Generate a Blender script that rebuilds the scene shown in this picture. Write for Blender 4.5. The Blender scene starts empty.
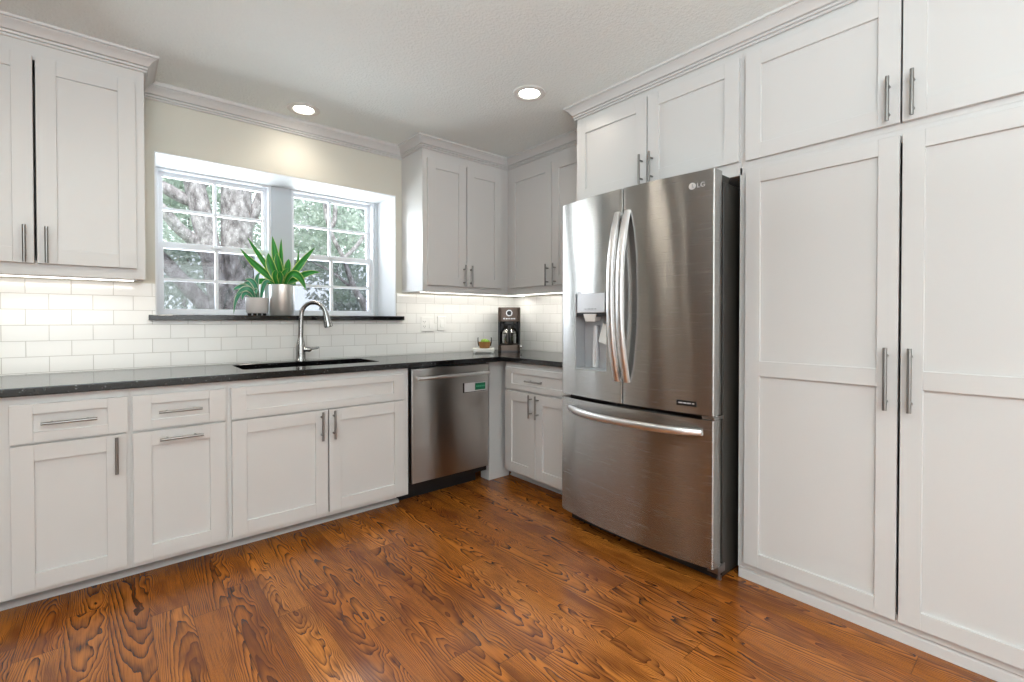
import bpy, bmesh, math, random
from mathutils import Vector, Matrix
R = math.radians
scene = bpy.context.scene
COL = scene.collection

# ------------------------------------------------------------------ camera
cam_d = bpy.data.cameras.new('camera')
cam_d.sensor_width = 36.0
cam_d.lens = 471.106 * 36.0 / 1024.0
cam_d.shift_x = -0.345 / 1024.0
cam_d.shift_y = -15.357 / 1024.0
cam_d.clip_start = 0.05
cam = bpy.data.objects.new('camera', cam_d)
cam.location = (-2.7997, -3.2751, 1.1782)
cam.rotation_euler = (R(90 - 0.682), 0, R(-40.474))
COL.objects.link(cam)
scene.camera = cam

# ------------------------------------------------------------------ world, exposure
world = bpy.data.worlds.new('sky')
scene.world = world
world.use_nodes = True
bg = world.node_tree.nodes['Background']
bg.inputs['Color'].default_value = (0.90, 0.96, 1.0, 1)
bg.inputs['Strength'].default_value = 2.0
scene.view_settings.view_transform = 'Standard'
scene.view_settings.look = 'None'
scene.view_settings.exposure = 0.24
scene.view_settings.gamma = 1.0
scene.view_settings.use_curve_mapping = False
scene.cycles.use_denoising = True
scene.cycles.use_adaptive_sampling = False
scene.cycles.max_bounces = 10
scene.cycles.diffuse_bounces = 5
scene.cycles.glossy_bounces = 5
scene.cycles.transparent_max_bounces = 12
scene.cycles.sample_clamp_indirect = 6.0
scene.cycles.caustics_reflective = False
scene.cycles.caustics_refractive = False


def area_light(name, loc, direction, sx, sy, power, color=(1, 1, 1)):
    l = bpy.data.lights.new(name, 'AREA')
    l.shape = 'RECTANGLE'
    l.size, l.size_y = sx, sy
    l.energy = power
    l.color = color
    o = bpy.data.objects.new(name, l)
    o.location = loc
    o.rotation_euler = Vector(direction).to_track_quat('-Z', 'Z').to_euler()
    COL.objects.link(o)
    return o


# sun on the garden, then fill lamps added at two invented openings
sun_d = bpy.data.lights.new('sun', 'SUN')
sun_d.energy = 2.4
sun_d.angle = R(2)
sun_d.color = (1.0, 0.95, 0.88)
sun = bpy.data.objects.new('sun', sun_d)
sun.rotation_euler = Vector((0.45, 1.0, -1.55)).to_track_quat('-Z', 'Z').to_euler()
sun.location = (-6, -10, 14)
COL.objects.link(sun)
area_light('fill_rear_opening', (-2.7, -6.44, 1.30), (0, 1, 0), 3.0, 1.9, 25, (1.0, 0.955, 0.90))  # unseen fill lamp added to light the room from behind
area_light('fill_left_opening', (-4.94, -5.0, 1.35), (1, 0, 0), 2.0, 1.8, 30, (0.97, 0.98, 1.0))  # second added fill, from the unseen left side
# added uplight behind the camera that brightens the ceiling
area_light('ceiling_fill', (-3.1, -4.1, 1.75), (0, 0.12, 1), 0.9, 0.9, 118, (0.85, 0.965, 1.0))
# daylight at the sink window
area_light('daylight_sink_window', (-1.88, 0.46, 1.70), (0, -1, -0.15), 1.35, 0.85, 50, (0.93, 0.97, 1.0))

CEIL = 2.4755


# ------------------------------------------------------------------ materials
class NT:
    def __init__(s, name):
        s.m = bpy.data.materials.new(name)
        s.m.use_nodes = True
        s.t = s.m.node_tree
        s.b = s.t.nodes['Principled BSDF']

    def n(s, typ, **kw):
        nd = s.t.nodes.new(typ)
        ins = kw.pop('ins', {})
        for k, v in kw.items():
            setattr(nd, k, v)
        for k, v in ins.items():
            if isinstance(v, bpy.types.NodeSocket):
                s.t.links.new(v, nd.inputs[k])
            else:
                nd.inputs[k].default_value = v
        return nd

    def math(s, op, a, b=0.0, c=0.0):
        return s.n('ShaderNodeMath', operation=op, ins={0: a, 1: b, 2: c}).outputs[0]

    def mix(s, f, a, b, blend='MIX'):
        nd = s.n('ShaderNodeMix', data_type='RGBA', blend_type=blend)
        for sock, v in ((nd.inputs['Factor'], f), (nd.inputs[6], a), (nd.inputs[7], b)):
            if isinstance(v, bpy.types.NodeSocket):
                s.t.links.new(v, sock)
            else:
                sock.default_value = v
        return nd.outputs[2]

    def ramp(s, f, stops):
        nd = s.n('ShaderNodeValToRGB', ins={0: f})
        el = nd.color_ramp.elements
        while len(el) < len(stops):
            el.new(0.5)
        for e, (p, c) in zip(el, stops):
            e.position = p
            e.color = c if len(c) == 4 else (*c, 1)
        return nd.outputs[0]

    def set(s, **kw):
        names = {'base': 'Base Color', 'rough': 'Roughness', 'metal': 'Metallic', 'coat': 'Coat Weight', 'coatr': 'Coat Roughness',
                 'aniso': 'Anisotropic', 'normal': 'Normal', 'tangent': 'Tangent', 'ior': 'IOR', 'trans': 'Transmission Weight',
                 'emit': 'Emission Color', 'emits': 'Emission Strength', 'spec': 'Specular IOR Level', 'sss': 'Subsurface Weight', 'alpha': 'Alpha', 'anisor': 'Anisotropic Rotation'}
        for k, v in kw.items():
            sock = s.b.inputs[names[k]]
            if isinstance(v, bpy.types.NodeSocket):
                s.t.links.new(v, sock)
            else:
                if isinstance(v, tuple) and len(v) == 3:
                    v = (*v, 1)
                sock.default_value = v
        return s

    def bump(s, h, strength, dist=0.002):
        return s.n('ShaderNodeBump', ins={'Height': h, 'Strength': strength, 'Distance': dist}).outputs[0]

    def obj(s):
        return s.n('ShaderNodeTexCoord').outputs['Object']


def plain(name, color, rough=0.5, metal=0.0, **kw):
    """solid colour broken up by a faint procedural variation"""
    t = NT(name)
    nz = t.n('ShaderNodeTexNoise', ins={'Vector': t.obj(), 'Scale': 9.0, 'Detail': 3.0})
    c2 = tuple(min(1, x * 0.94) for x in color)
    t.set(base=t.mix(nz.outputs[0], (*color, 1), (*c2, 1)), rough=rough, metal=metal, **kw)
    return t.m


def paint(name, color, rough, bump=0.05, scale=120):
    t = NT(name)
    co = t.obj()
    nz = t.n('ShaderNodeTexNoise', ins={'Vector': co, 'Scale': scale, 'Detail': 3.0})
    nz2 = t.n('ShaderNodeTexNoise', ins={'Vector': co, 'Scale': 2.5, 'Detail': 2.0})
    t.set(base=t.mix(nz2.outputs[0], (*color, 1), (*[x * 0.96 for x in color], 1)), rough=rough,
          normal=t.bump(nz.outputs[0], bump, 0.001))
    return t.m


M = {}
M['cab'] = paint('cabinet_paint', (0.655, 0.648, 0.640), 0.33, 0.04, 90)
M['trim'] = paint('trim_paint', (0.67, 0.665, 0.66), 0.35, 0.03, 90)
M['wall'] = paint('wall_paint', (0.67, 0.655, 0.585), 0.7, 0.10, 220)
M['wall_dark'] = paint('dark_reflection_paint', (0.14, 0.13, 0.115), 0.7, 0.10, 220)  # dark tone invented for the unseen left wall, darkens refrigerator reflections
M['drywall'] = paint('window_return_paint', (0.86, 0.88, 0.90), 0.6, 0.08, 220)
M['vinyl'] = plain('window_vinyl', (0.82, 0.84, 0.88), 0.35)
M['post'] = plain('backlit_post_paint', (0.58, 0.62, 0.66), 0.45)  # greyed to put backlit shade into the colour of the posts

t = NT('ceiling_texture')
co = t.obj()
v1 = t.n('ShaderNodeTexNoise', ins={'Vector': co, 'Scale': 75.0, 'Detail': 4.0, 'Roughness': 0.6})
rp = t.ramp(v1.outputs[0], [(0.42, (0, 0, 0)), (0.62, (1, 1, 1))])
t.set(base=(0.86, 0.91, 0.90), rough=0.85, normal=t.bump(rp, 0.5, 0.004))
M['ceiling'] = t.m

# oak floor: boards run along Y
t = NT('oak_floor')
sep = t.n('ShaderNodeSeparateXYZ', ins={0: t.obj()})
X, Y = sep.outputs[0], sep.outputs[1]
bw = 0.127
xs = t.math('DIVIDE', t.math('ADD', X, 0.02), bw)
bx = t.math('FLOOR', xs)
fx = t.math('FRACT', xs)
r1 = t.n('ShaderNodeTexWhiteNoise', noise_dimensions='1D', ins={'W': bx}).outputs[0]
ys = t.math('ADD', t.math('DIVIDE', Y, 1.05), t.math('MULTIPLY', r1, 17.0))
by = t.math('FLOOR', ys)
fy = t.math('FRACT', ys)
idv = t.n('ShaderNodeCombineXYZ', ins={0: bx, 1: by, 2: 0.0}).outputs[0]
wn = t.n('ShaderNodeTexWhiteNoise', noise_dimensions='2D', ins={'Vector': idv})
rv = wn.outputs['Value']
gx = t.math('ADD', X, t.math('MULTIPLY', rv, 41.0))
gy = t.math('ADD', Y, t.math('MULTIPLY', r1, 23.0))
gz = t.math('MULTIPLY', rv, 9.0)
rc = t.n('ShaderNodeSeparateColor', ins={0: wn.outputs['Color']})
rw, rq, rs = rc.outputs[1], rc.outputs[0], rc.outputs[2]
lowv = t.n('ShaderNodeCombineXYZ', ins={0: gx, 1: t.math('MULTIPLY', gy, 0.30), 2: gz}).outputs[0]
low = t.n('ShaderNodeTexNoise', ins={'Vector': lowv, 'Scale': 11.0, 'Detail': 2.0, 'Roughness': 0.5})
low2 = t.n('ShaderNodeTexNoise', ins={'Vector': lowv, 'Scale': 38.0, 'Detail': 2.0, 'Roughness': 0.5})
sway = t.math('MULTIPLY', t.math('SUBTRACT', low.outputs[0], 0.5), 0.07)
ctr = t.math('MULTIPLY', t.math('SUBTRACT', rq, 0.5), 0.16)
xl = t.math('ADD', t.math('SUBTRACT', t.math('MULTIPLY', t.math('SUBTRACT', fx, 0.5), bw), ctr), sway)
sgn = t.math('SUBTRACT', t.math('MULTIPLY', t.math('GREATER_THAN', rs, 0.5), 2.0), 1.0)
v = t.math('ADD', t.math('MULTIPLY', t.math('MULTIPLY', gy, 0.55), sgn), t.math('MULTIPLY', t.math('MULTIPLY', xl, xl), t.math('ADD', 45.0, t.math('MULTIPLY', rs, 90.0))))
v = t.math('ADD', v, t.math('MULTIPLY', low.outputs[0], 0.50))
v = t.math('ADD', v, t.math('MULTIPLY', low2.outputs[0], 0.055))
ring = t.math('FRACT', t.math('MULTIPLY', v, t.math('ADD', 9.0, t.math('MULTIPLY', rw, 9.0))))
ringm = t.math('POWER', ring, 2.1)
fv = t.n('ShaderNodeCombineXYZ', ins={0: t.math('MULTIPLY', gx, 330.0), 1: t.math('MULTIPLY', gy, 8.0), 2: rv}).outputs[0]
fine = t.n('ShaderNodeTexNoise', ins={'Vector': fv, 'Scale': 1.0, 'Detail': 2.0})
fm = t.ramp(fine.outputs[0], [(0.44, (0, 0, 0)), (0.66, (1, 1, 1))])
blot = t.n('ShaderNodeTexNoise', ins={'Vector': lowv, 'Scale': 9.0, 'Detail': 3.0})
lightc = t.ramp(rw, [(0.0, (0.35, 0.104, 0.014)), (0.3, (0.51, 0.168, 0.023)), (0.65, (0.43, 0.130, 0.017)), (1.0, (0.60, 0.210, 0.032))])
darkc = t.mix(rw, (0.034, 0.007, 0.0015, 1), (0.055, 0.012, 0.003, 1))
f1 = t.math('ADD', t.math('MULTIPLY', ringm, 0.95), t.math('MULTIPLY', fm, 0.30))
f1.node.use_clamp = True
c1 = t.mix(f1, lightc, darkc)
c2 = t.mix(t.ramp(blot.outputs[0], [(0.48, (0, 0, 0)), (0.68, (0.75, 0.75, 0.75))]), c1, (0.13, 0.032, 0.006, 1))
edge = t.math('MINIMUM', t.math('MINIMUM', fx, t.math('SUBTRACT', 1.0, fx)),
              t.math('MULTIPLY', t.math('MINIMUM', fy, t.math('SUBTRACT', 1.0, fy)), 8.0))
em = t.ramp(edge, [(0.004, (0.45, 0.45, 0.45)), (0.014, (1, 1, 1))])
c3 = t.mix(1.0, c2, em, 'MULTIPLY')
rgh = t.math('ADD', 0.17, t.math('MULTIPLY', blot.outputs[0], 0.12))
hh = t.math('SUBTRACT', em, t.math('MULTIPLY', ringm, 0.25))
t.set(base=c3, rough=rgh, spec=0.42, normal=t.bump(hh, 0.10, 0.001))
M['floor'] = t.m

# polished speckled granite
t = NT('black_granite')
co = t.obj()
vo = t.n('ShaderNodeTexVoronoi', ins={'Vector': co, 'Scale': 230.0})
n1 = t.n('ShaderNodeTexNoise', ins={'Vector': co, 'Scale': 90.0, 'Detail': 5.0, 'Roughness': 0.7})
f = t.ramp(n1.outputs[0], [(0.55, (0.003, 0.003, 0.0035)), (0.67, (0.010, 0.010, 0.012)), (0.74, (0.30, 0.30, 0.31))])
sp = t.ramp(vo.outputs['Color'], [(0.86, (0, 0, 0)), (0.95, (0.16, 0.16, 0.16))])
t.set(base=t.mix(1.0, f, sp, 'ADD'), rough=0.13, ior=1.50)
M['granite'] = t.m


def tile(name, axis, x0, z0):
    t = NT(name)
    s3 = t.n('ShaderNodeSeparateXYZ', ins={0: t.obj()})
    uv = t.n('ShaderNodeCombineXYZ', ins={0: t.math('SUBTRACT', s3.outputs[axis], x0), 1: t.math('SUBTRACT', s3.outputs[2], z0), 2: 0.0}).outputs[0]
    br = t.n('ShaderNodeTexBrick', ins={'Vector': uv, 'Color1': (0.86, 0.86, 0.84, 1), 'Color2': (0.83, 0.83, 0.81, 1), 'Mortar': (0.56, 0.55, 0.52, 1),
             'Scale': 1.0, 'Mortar Size': 0.0016, 'Mortar Smooth': 0.2, 'Brick Width': 0.163, 'Row Height': 0.0775})
    inv = t.math('SUBTRACT', 1.0, br.outputs['Fac'])
    t.set(base=br.outputs['Color'], rough=t.ramp(br.outputs['Fac'], [(0, (0.14,) * 3), (1, (0.7,) * 3)]), normal=t.bump(inv, 0.5, 0.0015))
    return t.m


M['tile_back'] = tile('subway_tile', 0, -3.194 + 0.0815, 0.9205)
M['tile_right'] = tile('subway_tile_return', 1, 0.0, 0.9205)


def steel(name, color, rough, aniso, wave=0.0, axis='Z'):
    t = NT(name)
    co = t.obj()
    mp = t.n('ShaderNodeMapping', ins={'Vector': co, 'Scale': (6, 6, 900) if axis == 'Z' else (900, 900, 6)})
    br = t.n('ShaderNodeTexNoise', ins={'Vector': mp.outputs[0], 'Scale': 1.0, 'Detail': 2.0})
    mp2 = t.n('ShaderNodeMapping', ins={'Vector': co, 'Scale': (1, 1, 0.22)})
    wv = t.n('ShaderNodeTexNoise', ins={'Vector': mp2.outputs[0], 'Scale': 5.5, 'Detail': 1.0})
    tg = t.n('ShaderNodeTangent', direction_type='RADIAL', axis='Z')
    b1 = t.bump(wv.outputs[0], wave, 0.02) if wave else None
    rr = t.math('ADD', rough - 0.01, t.math('MULTIPLY', br.outputs[0], 0.02))
    t.set(base=t.mix(br.outputs[0], (*color, 1), (*[c * 0.95 for c in color], 1)), metal=1.0, rough=rr, aniso=aniso, anisor=0.25, tangent=tg.outputs[0])
    if b1:
        t.set(normal=b1)
    return t.m


M['fridge'] = steel('brushed_steel_door', (0.44, 0.432, 0.42), 0.27, 1.0, 0.32)
M['dw'] = steel('brushed_steel_panel', (0.50, 0.485, 0.47), 0.28, 0.95, 0.05)
M['nickel'] = plain('brushed_nickel', (0.27, 0.26, 0.25), 0.34, 1.0)
M['chrome'] = plain('satin_chrome', (0.38, 0.375, 0.37), 0.22, 1.0)
M['handle'] = plain('satin_steel_handle', (0.80, 0.79, 0.79), 0.34, 1.0)
M['black'] = plain('black_plastic', (0.012, 0.012, 0.013), 0.35)
M['case'] = plain('dark_grey_case', (0.030, 0.027, 0.023), 0.38, 0.0)
M['disp_grey'] = plain('dispenser_grey', (0.48, 0.49, 0.51), 0.35, 0.3)
M['disp_panel'] = plain('dispenser_panel', (0.80, 0.82, 0.85), 0.18, 0.2)
M['white'] = plain('white_plastic', (0.84, 0.84, 0.82), 0.3)
M['label_white'] = plain('label_white', (0.55, 0.54, 0.55), 0.4)
M['label_green'] = plain('label_green', (0.0, 0.12, 0.055), 0.4)
M['label_mark'] = plain('label_mark', (0.06, 0.33, 0.19), 0.4)
M['sink'] = plain('black_composite', (0.010, 0.010, 0.011), 0.35)
M['bronze'] = plain('maker_steel', (0.10, 0.075, 0.062), 0.30, 0.8)
M['copper'] = plain('copper_pot', (0.42, 0.20, 0.07), 0.35, 0.4)
M['moss'] = plain('moss_green', (0.25, 0.42, 0.06), 0.8)
M['traywhite'] = plain('tray_white', (0.85, 0.84, 0.80), 0.5)
M['ceramic'] = plain('pot_ceramic', (0.72, 0.68, 0.66), 0.4)
M['silverpot'] = plain('silver_pot', (0.78, 0.76, 0.73), 0.34, 0.75)
M['soil'] = plain('potting_soil', (0.05, 0.035, 0.025), 0.9)
M['drain'] = plain('drain_steel', (0.5, 0.5, 0.5), 0.3, 1.0)
M['bulb_ring'] = plain('can_trim_white', (0.80, 0.80, 0.78), 0.45)


def emitter(name, color, s):
    t = NT(name)
    t.set(base=color, emit=color, emits=s)
    return t.m


M['lamp'] = emitter('lamp_lens', (1.0, 0.92, 0.80), 22.0)
M['led'] = emitter('led_lens', (1.0, 0.97, 0.90), 4.5)


def thin(name, tint, gloss, rough=0.02):
    t = NT(name)
    t.t.nodes.remove(t.b)
    out = t.t.nodes['Material Output']
    tr = t.n('ShaderNodeBsdfTransparent', ins={'Color': (*tint, 1)})
    gl = t.n('ShaderNodeBsdfGlossy', ins={'Color': (1, 1, 1, 1), 'Roughness': rough})
    fr = t.n('ShaderNodeFresnel', ins={'IOR': 1.45})
    mx = t.n('ShaderNodeMixShader', ins={0: t.math('MULTIPLY', fr.outputs[0], gloss), 1: tr.outputs[0], 2: gl.outputs[0]})
    t.t.links.new(mx.outputs[0], out.inputs[0])
    return t.m


M['glass'] = thin('window_glass', (0.96, 0.98, 0.98), 0.8)
M['screen'] = thin('insect_screen', (0.66, 0.66, 0.69), 0.0)
M['carafe'] = thin('carafe_glass', (0.80, 0.82, 0.82), 7.0, 0.08)

t = NT('bark')
co = t.obj()
mp = t.n('ShaderNodeMapping', ins={'Vector': co, 'Scale': (1, 1, 0.6)})
n1 = t.n('ShaderNodeTexNoise', ins={'Vector': mp.outputs[0], 'Scale': 13.0, 'Detail': 8.0, 'Roughness': 0.72})
t.set(base=t.ramp(n1.outputs[0], [(0.36, (0.11, 0.095, 0.10)), (0.50, (0.32, 0.29, 0.30)), (0.66, (0.62, 0.58, 0.60))]), rough=0.9,
      normal=t.bump(n1.outputs[0], 0.8, 0.03))
M['bark'] = t.m


def leafmat(name, a, b):
    t = NT(name)
    n1 = t.n('ShaderNodeTexNoise', ins={'Vector': t.obj(), 'Scale': 5.0, 'Detail': 4.0})
    c = t.ramp(n1.outputs[0], [(0.35, a), (0.65, b)])
    t.set(base=c, rough=0.5)
    out = t.t.nodes['Material Output']
    tl = t.n('ShaderNodeBsdfTranslucent', ins={'Color': c})
    mx = t.n('ShaderNodeMixShader', ins={0: 0.4, 1: t.b.outputs[0], 2: tl.outputs[0]})
    t.t.links.new(mx.outputs[0], out.inputs[0])
    return t.m


M['leaf_pale'] = leafmat('hazed_leaves', (0.36, 0.44, 0.38), (0.70, 0.76, 0.70))  # paleness puts the overexposed daylight haze into the leaf colour
M['leaf_grey'] = leafmat('grey_green_leaves', (0.32, 0.36, 0.34), (0.62, 0.64, 0.63))
M['lawn'] = plain('lawn_grass', (0.26, 0.32, 0.22), 0.9)
t = NT('variegated_leaf')
uvn = t.n('ShaderNodeSeparateXYZ', ins={0: t.n('ShaderNodeTexCoord').outputs['UV']})
u = uvn.outputs[0]
dst = t.math('ABSOLUTE', t.math('SUBTRACT', u, 0.5))
c = t.ramp(dst, [(0.0, (0.04, 0.30, 0.035)), (0.20, (0.010, 0.16, 0.020)), (0.40, (0.02, 0.22, 0.025)), (0.455, (0.45, 0.56, 0.10)), (0.5, (0.66, 0.70, 0.22))])
t.set(base=c, rough=0.32)
M['leaf'] = t.m
t = NT('bluegreen_leaf')
uvn = t.n('ShaderNodeSeparateXYZ', ins={0: t.n('ShaderNodeTexCoord').outputs['UV']})
dst = t.math('ABSOLUTE', t.math('SUBTRACT', uvn.outputs[0], 0.5))
c = t.ramp(dst, [(0.0, (0.06, 0.30, 0.16)), (0.30, (0.02, 0.17, 0.09)), (0.42, (0.45, 0.55, 0.38)), (0.5, (0.6, 0.62, 0.5))])
t.set(base=c, rough=0.35)
M['leaf_small'] = t.m


# ------------------------------------------------------------------ mesh helpers
def TB(a, d, z):            # unit against the back wall: along = X, out = -Y
    return Vector((a, -d, z))


def TR(a, d, z):            # unit against the right wall: along = Y, out = -X
    return Vector((-d, a, z))


def TW(a, d, z):
    return Vector((a, d, z))


class MB:
    def __init__(s, T=TW):
        s.bm = bmesh.new()
        s.T = T
        s.uv = None

    def box(s, a0, a1, d0, d1, z0, z1):
        v = [s.bm.verts.new(s.T(a, d, z)) for a in (a0, a1) for d in (d0, d1) for z in (z0, z1)]
        for f in ((0, 1, 3, 2), (4, 6, 7, 5), (0, 4, 5, 1), (2, 3, 7, 6), (0, 2, 6, 4), (1, 5, 7, 3)):
            s.bm.faces.new([v[i] for i in f])
        return s

    def hull8(s, bottom, top):
        """box from 4 bottom + 4 top points"""
        v = [s.bm.verts.new(s.T(*p)) for p in list(bottom) + list(top)]
        n = len(bottom)
        s.bm.faces.new(v[:n])
        s.bm.faces.new(v[n:])
        for i in range(n):
            j = (i + 1) % n
            s.bm.faces.new((v[i], v[j], v[n + j], v[n + i]))
        return s

    def prism(s, poly, z0, z1):
        """plan polygon (a, d) extruded in z"""
        return s.hull8([(a, d, z0) for a, d in poly], [(a, d, z1) for a, d in poly])

    def tube(s, pts, radii, seg=12, caps=True):
        pts = [s.T(*p) for p in pts]
        if not isinstance(radii, (list, tuple)):
            radii = [radii] * len(pts)
        rings = []
        up = None
        for i, p in enumerate(pts):
            a = pts[max(i - 1, 0)]
            b = pts[min(i + 1, len(pts) - 1)]
            d = (b - a).normalized()
            if up is None:
                up = Vector((0, 0, 1)) if abs(d.z) < 0.9 else Vector((1, 0, 0))
            x = d.cross(up)
            if x.length < 1e-4:
                x = d.cross(Vector((0, 1, 0)))
            x.normalize()
            y = x.cross(d).normalized()
            up = y
            rings.append([s.bm.verts.new(p + (x * math.cos(k * 2 * math.pi / seg) + y * math.sin(k * 2 * math.pi / seg)) * radii[i]) for k in range(seg)])
        for r0, r1 in zip(rings, rings[1:]):
            for k in range(seg):
                s.bm.faces.new((r0[k], r0[(k + 1) % seg], r1[(k + 1) % seg], r1[k]))
        if caps:
            s.bm.faces.new(rings[0])
            s.bm.faces.new(rings[-1])
        return s

    def lathe(s, prof, c, seg=32, close=False):
        """prof: list of (r, z) revolved about vertical axis at c=(x,y)"""
        rings = []
        for r, z in prof:
            if r < 1e-5:
                rings.append([s.bm.verts.new(s.T(c[0], c[1], z))])
            else:
                rings.append([s.bm.verts.new(s.T(c[0] + r * math.cos(k * 2 * math.pi / seg), c[1] + r * math.sin(k * 2 * math.pi / seg), z)) for k in range(seg)])
        if close:
            rings.append(rings[0])
        for r0, r1 in zip(rings, rings[1:]):
            for k in range(seg):
                k2 = (k + 1) % seg
                if len(r0) == 1 and len(r1) == 1:
                    continue
                if len(r0) == 1:
                    s.bm.faces.new((r0[0], r1[k2], r1[k]))
                elif len(r1) == 1:
                    s.bm.faces.new((r0[k], r0[k2], r1[0]))
                else:
                    s.bm.faces.new((r0[k], r0[k2], r1[k2], r1[k]))
        return s

    def sweep(s, path, prof, side):
        """moulding: plan polyline path, profile (out, z) closed against the wall; side=+1 left of path, -1 right"""
        path = [Vector(p) for p in path]
        nrm = []
        for a, b in zip(path, path[1:]):
            d = (b - a).normalized()
            nrm.append(Vector((-d.y, d.x)) * side)
        rows = []
        for i, p in enumerate(path):
            if i == 0:
                m = nrm[0]
            elif i == len(path) - 1:
                m = nrm[-1]
            else:
                m = (nrm[i - 1] + nrm[i])
                m = m / (m.dot(nrm[i]))
            rows.append([s.bm.verts.new((p.x + m.x * o, p.y + m.y * o, z)) for o, z in prof])
        n = len(prof)
        for r0, r1 in zip(rows, rows[1:]):
            for k in range(n):
                s.bm.faces.new((r0[k], r0[(k + 1) % n], r1[(k + 1) % n], r1[k]))
        s.bm.faces.new(rows[0])
        s.bm.faces.new(rows[-1])
        return s

    def ribbon(s, pts, widths, normal, fold=0.25):
        """leaf blade with a folded midrib: 3 verts per station, uv.x across"""
        if s.uv is None:
            s.uv = s.bm.loops.layers.uv.new('UVMap')
        pts = [Vector(p) for p in pts]
        rows = []
        for i, p in enumerate(pts):
            d = (pts[min(i + 1, len(pts) - 1)] - pts[max(i - 1, 0)]).normalized()
            side = d.cross(Vector(normal)).normalized()
            nn = side.cross(d).normalized()
            w = widths[i] / 2
            rows.append([s.bm.verts.new(p + side * w * k + nn * abs(k) * w * fold) for k in (-1, -0.5, 0, 0.5, 1)])
        m = len(pts) - 1
        for i in range(m):
            for k in range(4):
                f = s.bm.faces.new((rows[i][k], rows[i][k + 1], rows[i + 1][k + 1], rows[i + 1][k]))
                for l, (u, v) in zip(f.loops, ((k / 4, i / m), ((k + 1) / 4, i / m), ((k + 1) / 4, (i + 1) / m), (k / 4, (i + 1) / m))):
                    l[s.uv].uv = (u, v)
        return s

    def build(s, name, mat, parent=None, smooth=False, bevel=0.0, origin=None, solid=0.0, recalc=True, angle=35, bseg=2):
        if recalc:
            bmesh.ops.recalc_face_normals(s.bm, faces=s.bm.faces)
        if origin is None:
            if parent is not None:
                origin = root_loc(parent)
            else:
                cs = [v.co for v in s.bm.verts]
                lo = Vector([min(c[i] for c in cs) for i in range(3)])
                hi = Vector([max(c[i] for c in cs) for i in range(3)])
                origin = Vector(((lo.x + hi.x) / 2, (lo.y + hi.y) / 2, lo.z))
        origin = Vector(origin)
        bmesh.ops.translate(s.bm, verts=s.bm.verts, vec=-origin)
        me = bpy.data.meshes.new(name)
        s.bm.to_mesh(me)
        s.bm.free()
        if smooth:
            for p in me.polygons:
                p.use_smooth = True
            me.set_sharp_from_angle(angle=R(angle))
        me.materials.append(mat)
        o = bpy.data.objects.new(name, me)
        COL.objects.link(o)
        if parent is not None:
            o.parent = parent
        else:
            o.location = origin
        if solid:
            md = o.modifiers.new('thick', 'SOLIDIFY')
            md.thickness = solid
            md.offset = 0
        if bevel:
            md = o.modifiers.new('bevel', 'BEVEL')
            md.width = bevel
            md.segments = bseg
            md.limit_method = 'ANGLE'
            md.angle_limit = R(40)
            md.harden_normals = False
        return o


def root_loc(o):
    while o.parent is not None:
        o = o.parent
    return Vector(o.location)


def tag(o, label=None, cat=None, group=None, kind=None):
    if label:
        o['label'] = label
    if cat:
        o['category'] = cat
    if group:
        o['group'] = group
    if kind:
        o['kind'] = kind
    return o


def thing(name, label, cat, loc, group=None, rz=0.0):
    o = bpy.data.objects.new(name, None)
    o.empty_display_size = 0.1
    o.location = loc
    o.rotation_euler = (0, 0, rz)
    COL.objects.link(o)
    return tag(o, label, cat, group)


def struct_root(name, loc):
    o = bpy.data.objects.new(name, None)
    o.empty_display_size = 0.1
    o.location = loc
    COL.objects.link(o)
    return tag(o, kind='structure')


def struct(mb, name, mat, **kw):
    return tag(mb.build(name, mat, **kw), kind='structure')


# ------------------------------------------------------------------ room shell
XL, YR = -5.0, -6.5
struct(MB().box(XL - 0.15, 0.15, YR - 0.15, 0.45, -0.12, 0.0), 'floor', M['floor'], origin=(0, 0, 0))
struct(MB().box(XL - 0.15, 0.15, YR - 0.15, 0.45, CEIL, CEIL + 0.15), 'ceiling', M['ceiling'], origin=(0, 0, 0))
WX0, WX1, WZ0, WZ1 = -2.6084, -1.1579, 1.177, 2.1139
m = MB()
m.box(XL, WX0, 0, 0.45, 0, CEIL).box(WX1, 0, 0, 0.45, 0, CEIL).box(WX0, WX1, 0, 0.45, WZ1, CEIL).box(WX0, WX1, 0, 0.45, 0, WZ0)
struct(m, 'wall_back', M['wall'], origin=(0, 0, 0))
struct(MB().box(0, 0.15, YR, 0.45, 0, CEIL), 'wall_right', M['wall'], origin=(0, 0, 0))
m = MB()          # left wall with an opening
m.box(XL - 0.15, XL, YR, -6.0, 0, CEIL).box(XL - 0.15, XL, -4.0, 0.45, 0, CEIL).box(XL - 0.15, XL, -6.0, -4.0, 0, 0.45).box(XL - 0.15, XL, -6.0, -4.0, 2.25, CEIL)
struct(m, 'wall_left', M['wall_dark'], origin=(0, 0, 0))
m = MB()          # rear wall with a wide opening
m.box(XL, -4.2, YR - 0.15, YR, 0, CEIL).box(-1.2, 0, YR - 0.15, YR, 0, CEIL).box(-4.2, -1.2, YR - 0.15, YR, 2.25, CEIL).box(-4.2, -1.2, YR - 0.15, YR, 0, 0.35)
struct(m, 'wall_rear', M['wall'], origin=(0, 0, 0))
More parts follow.
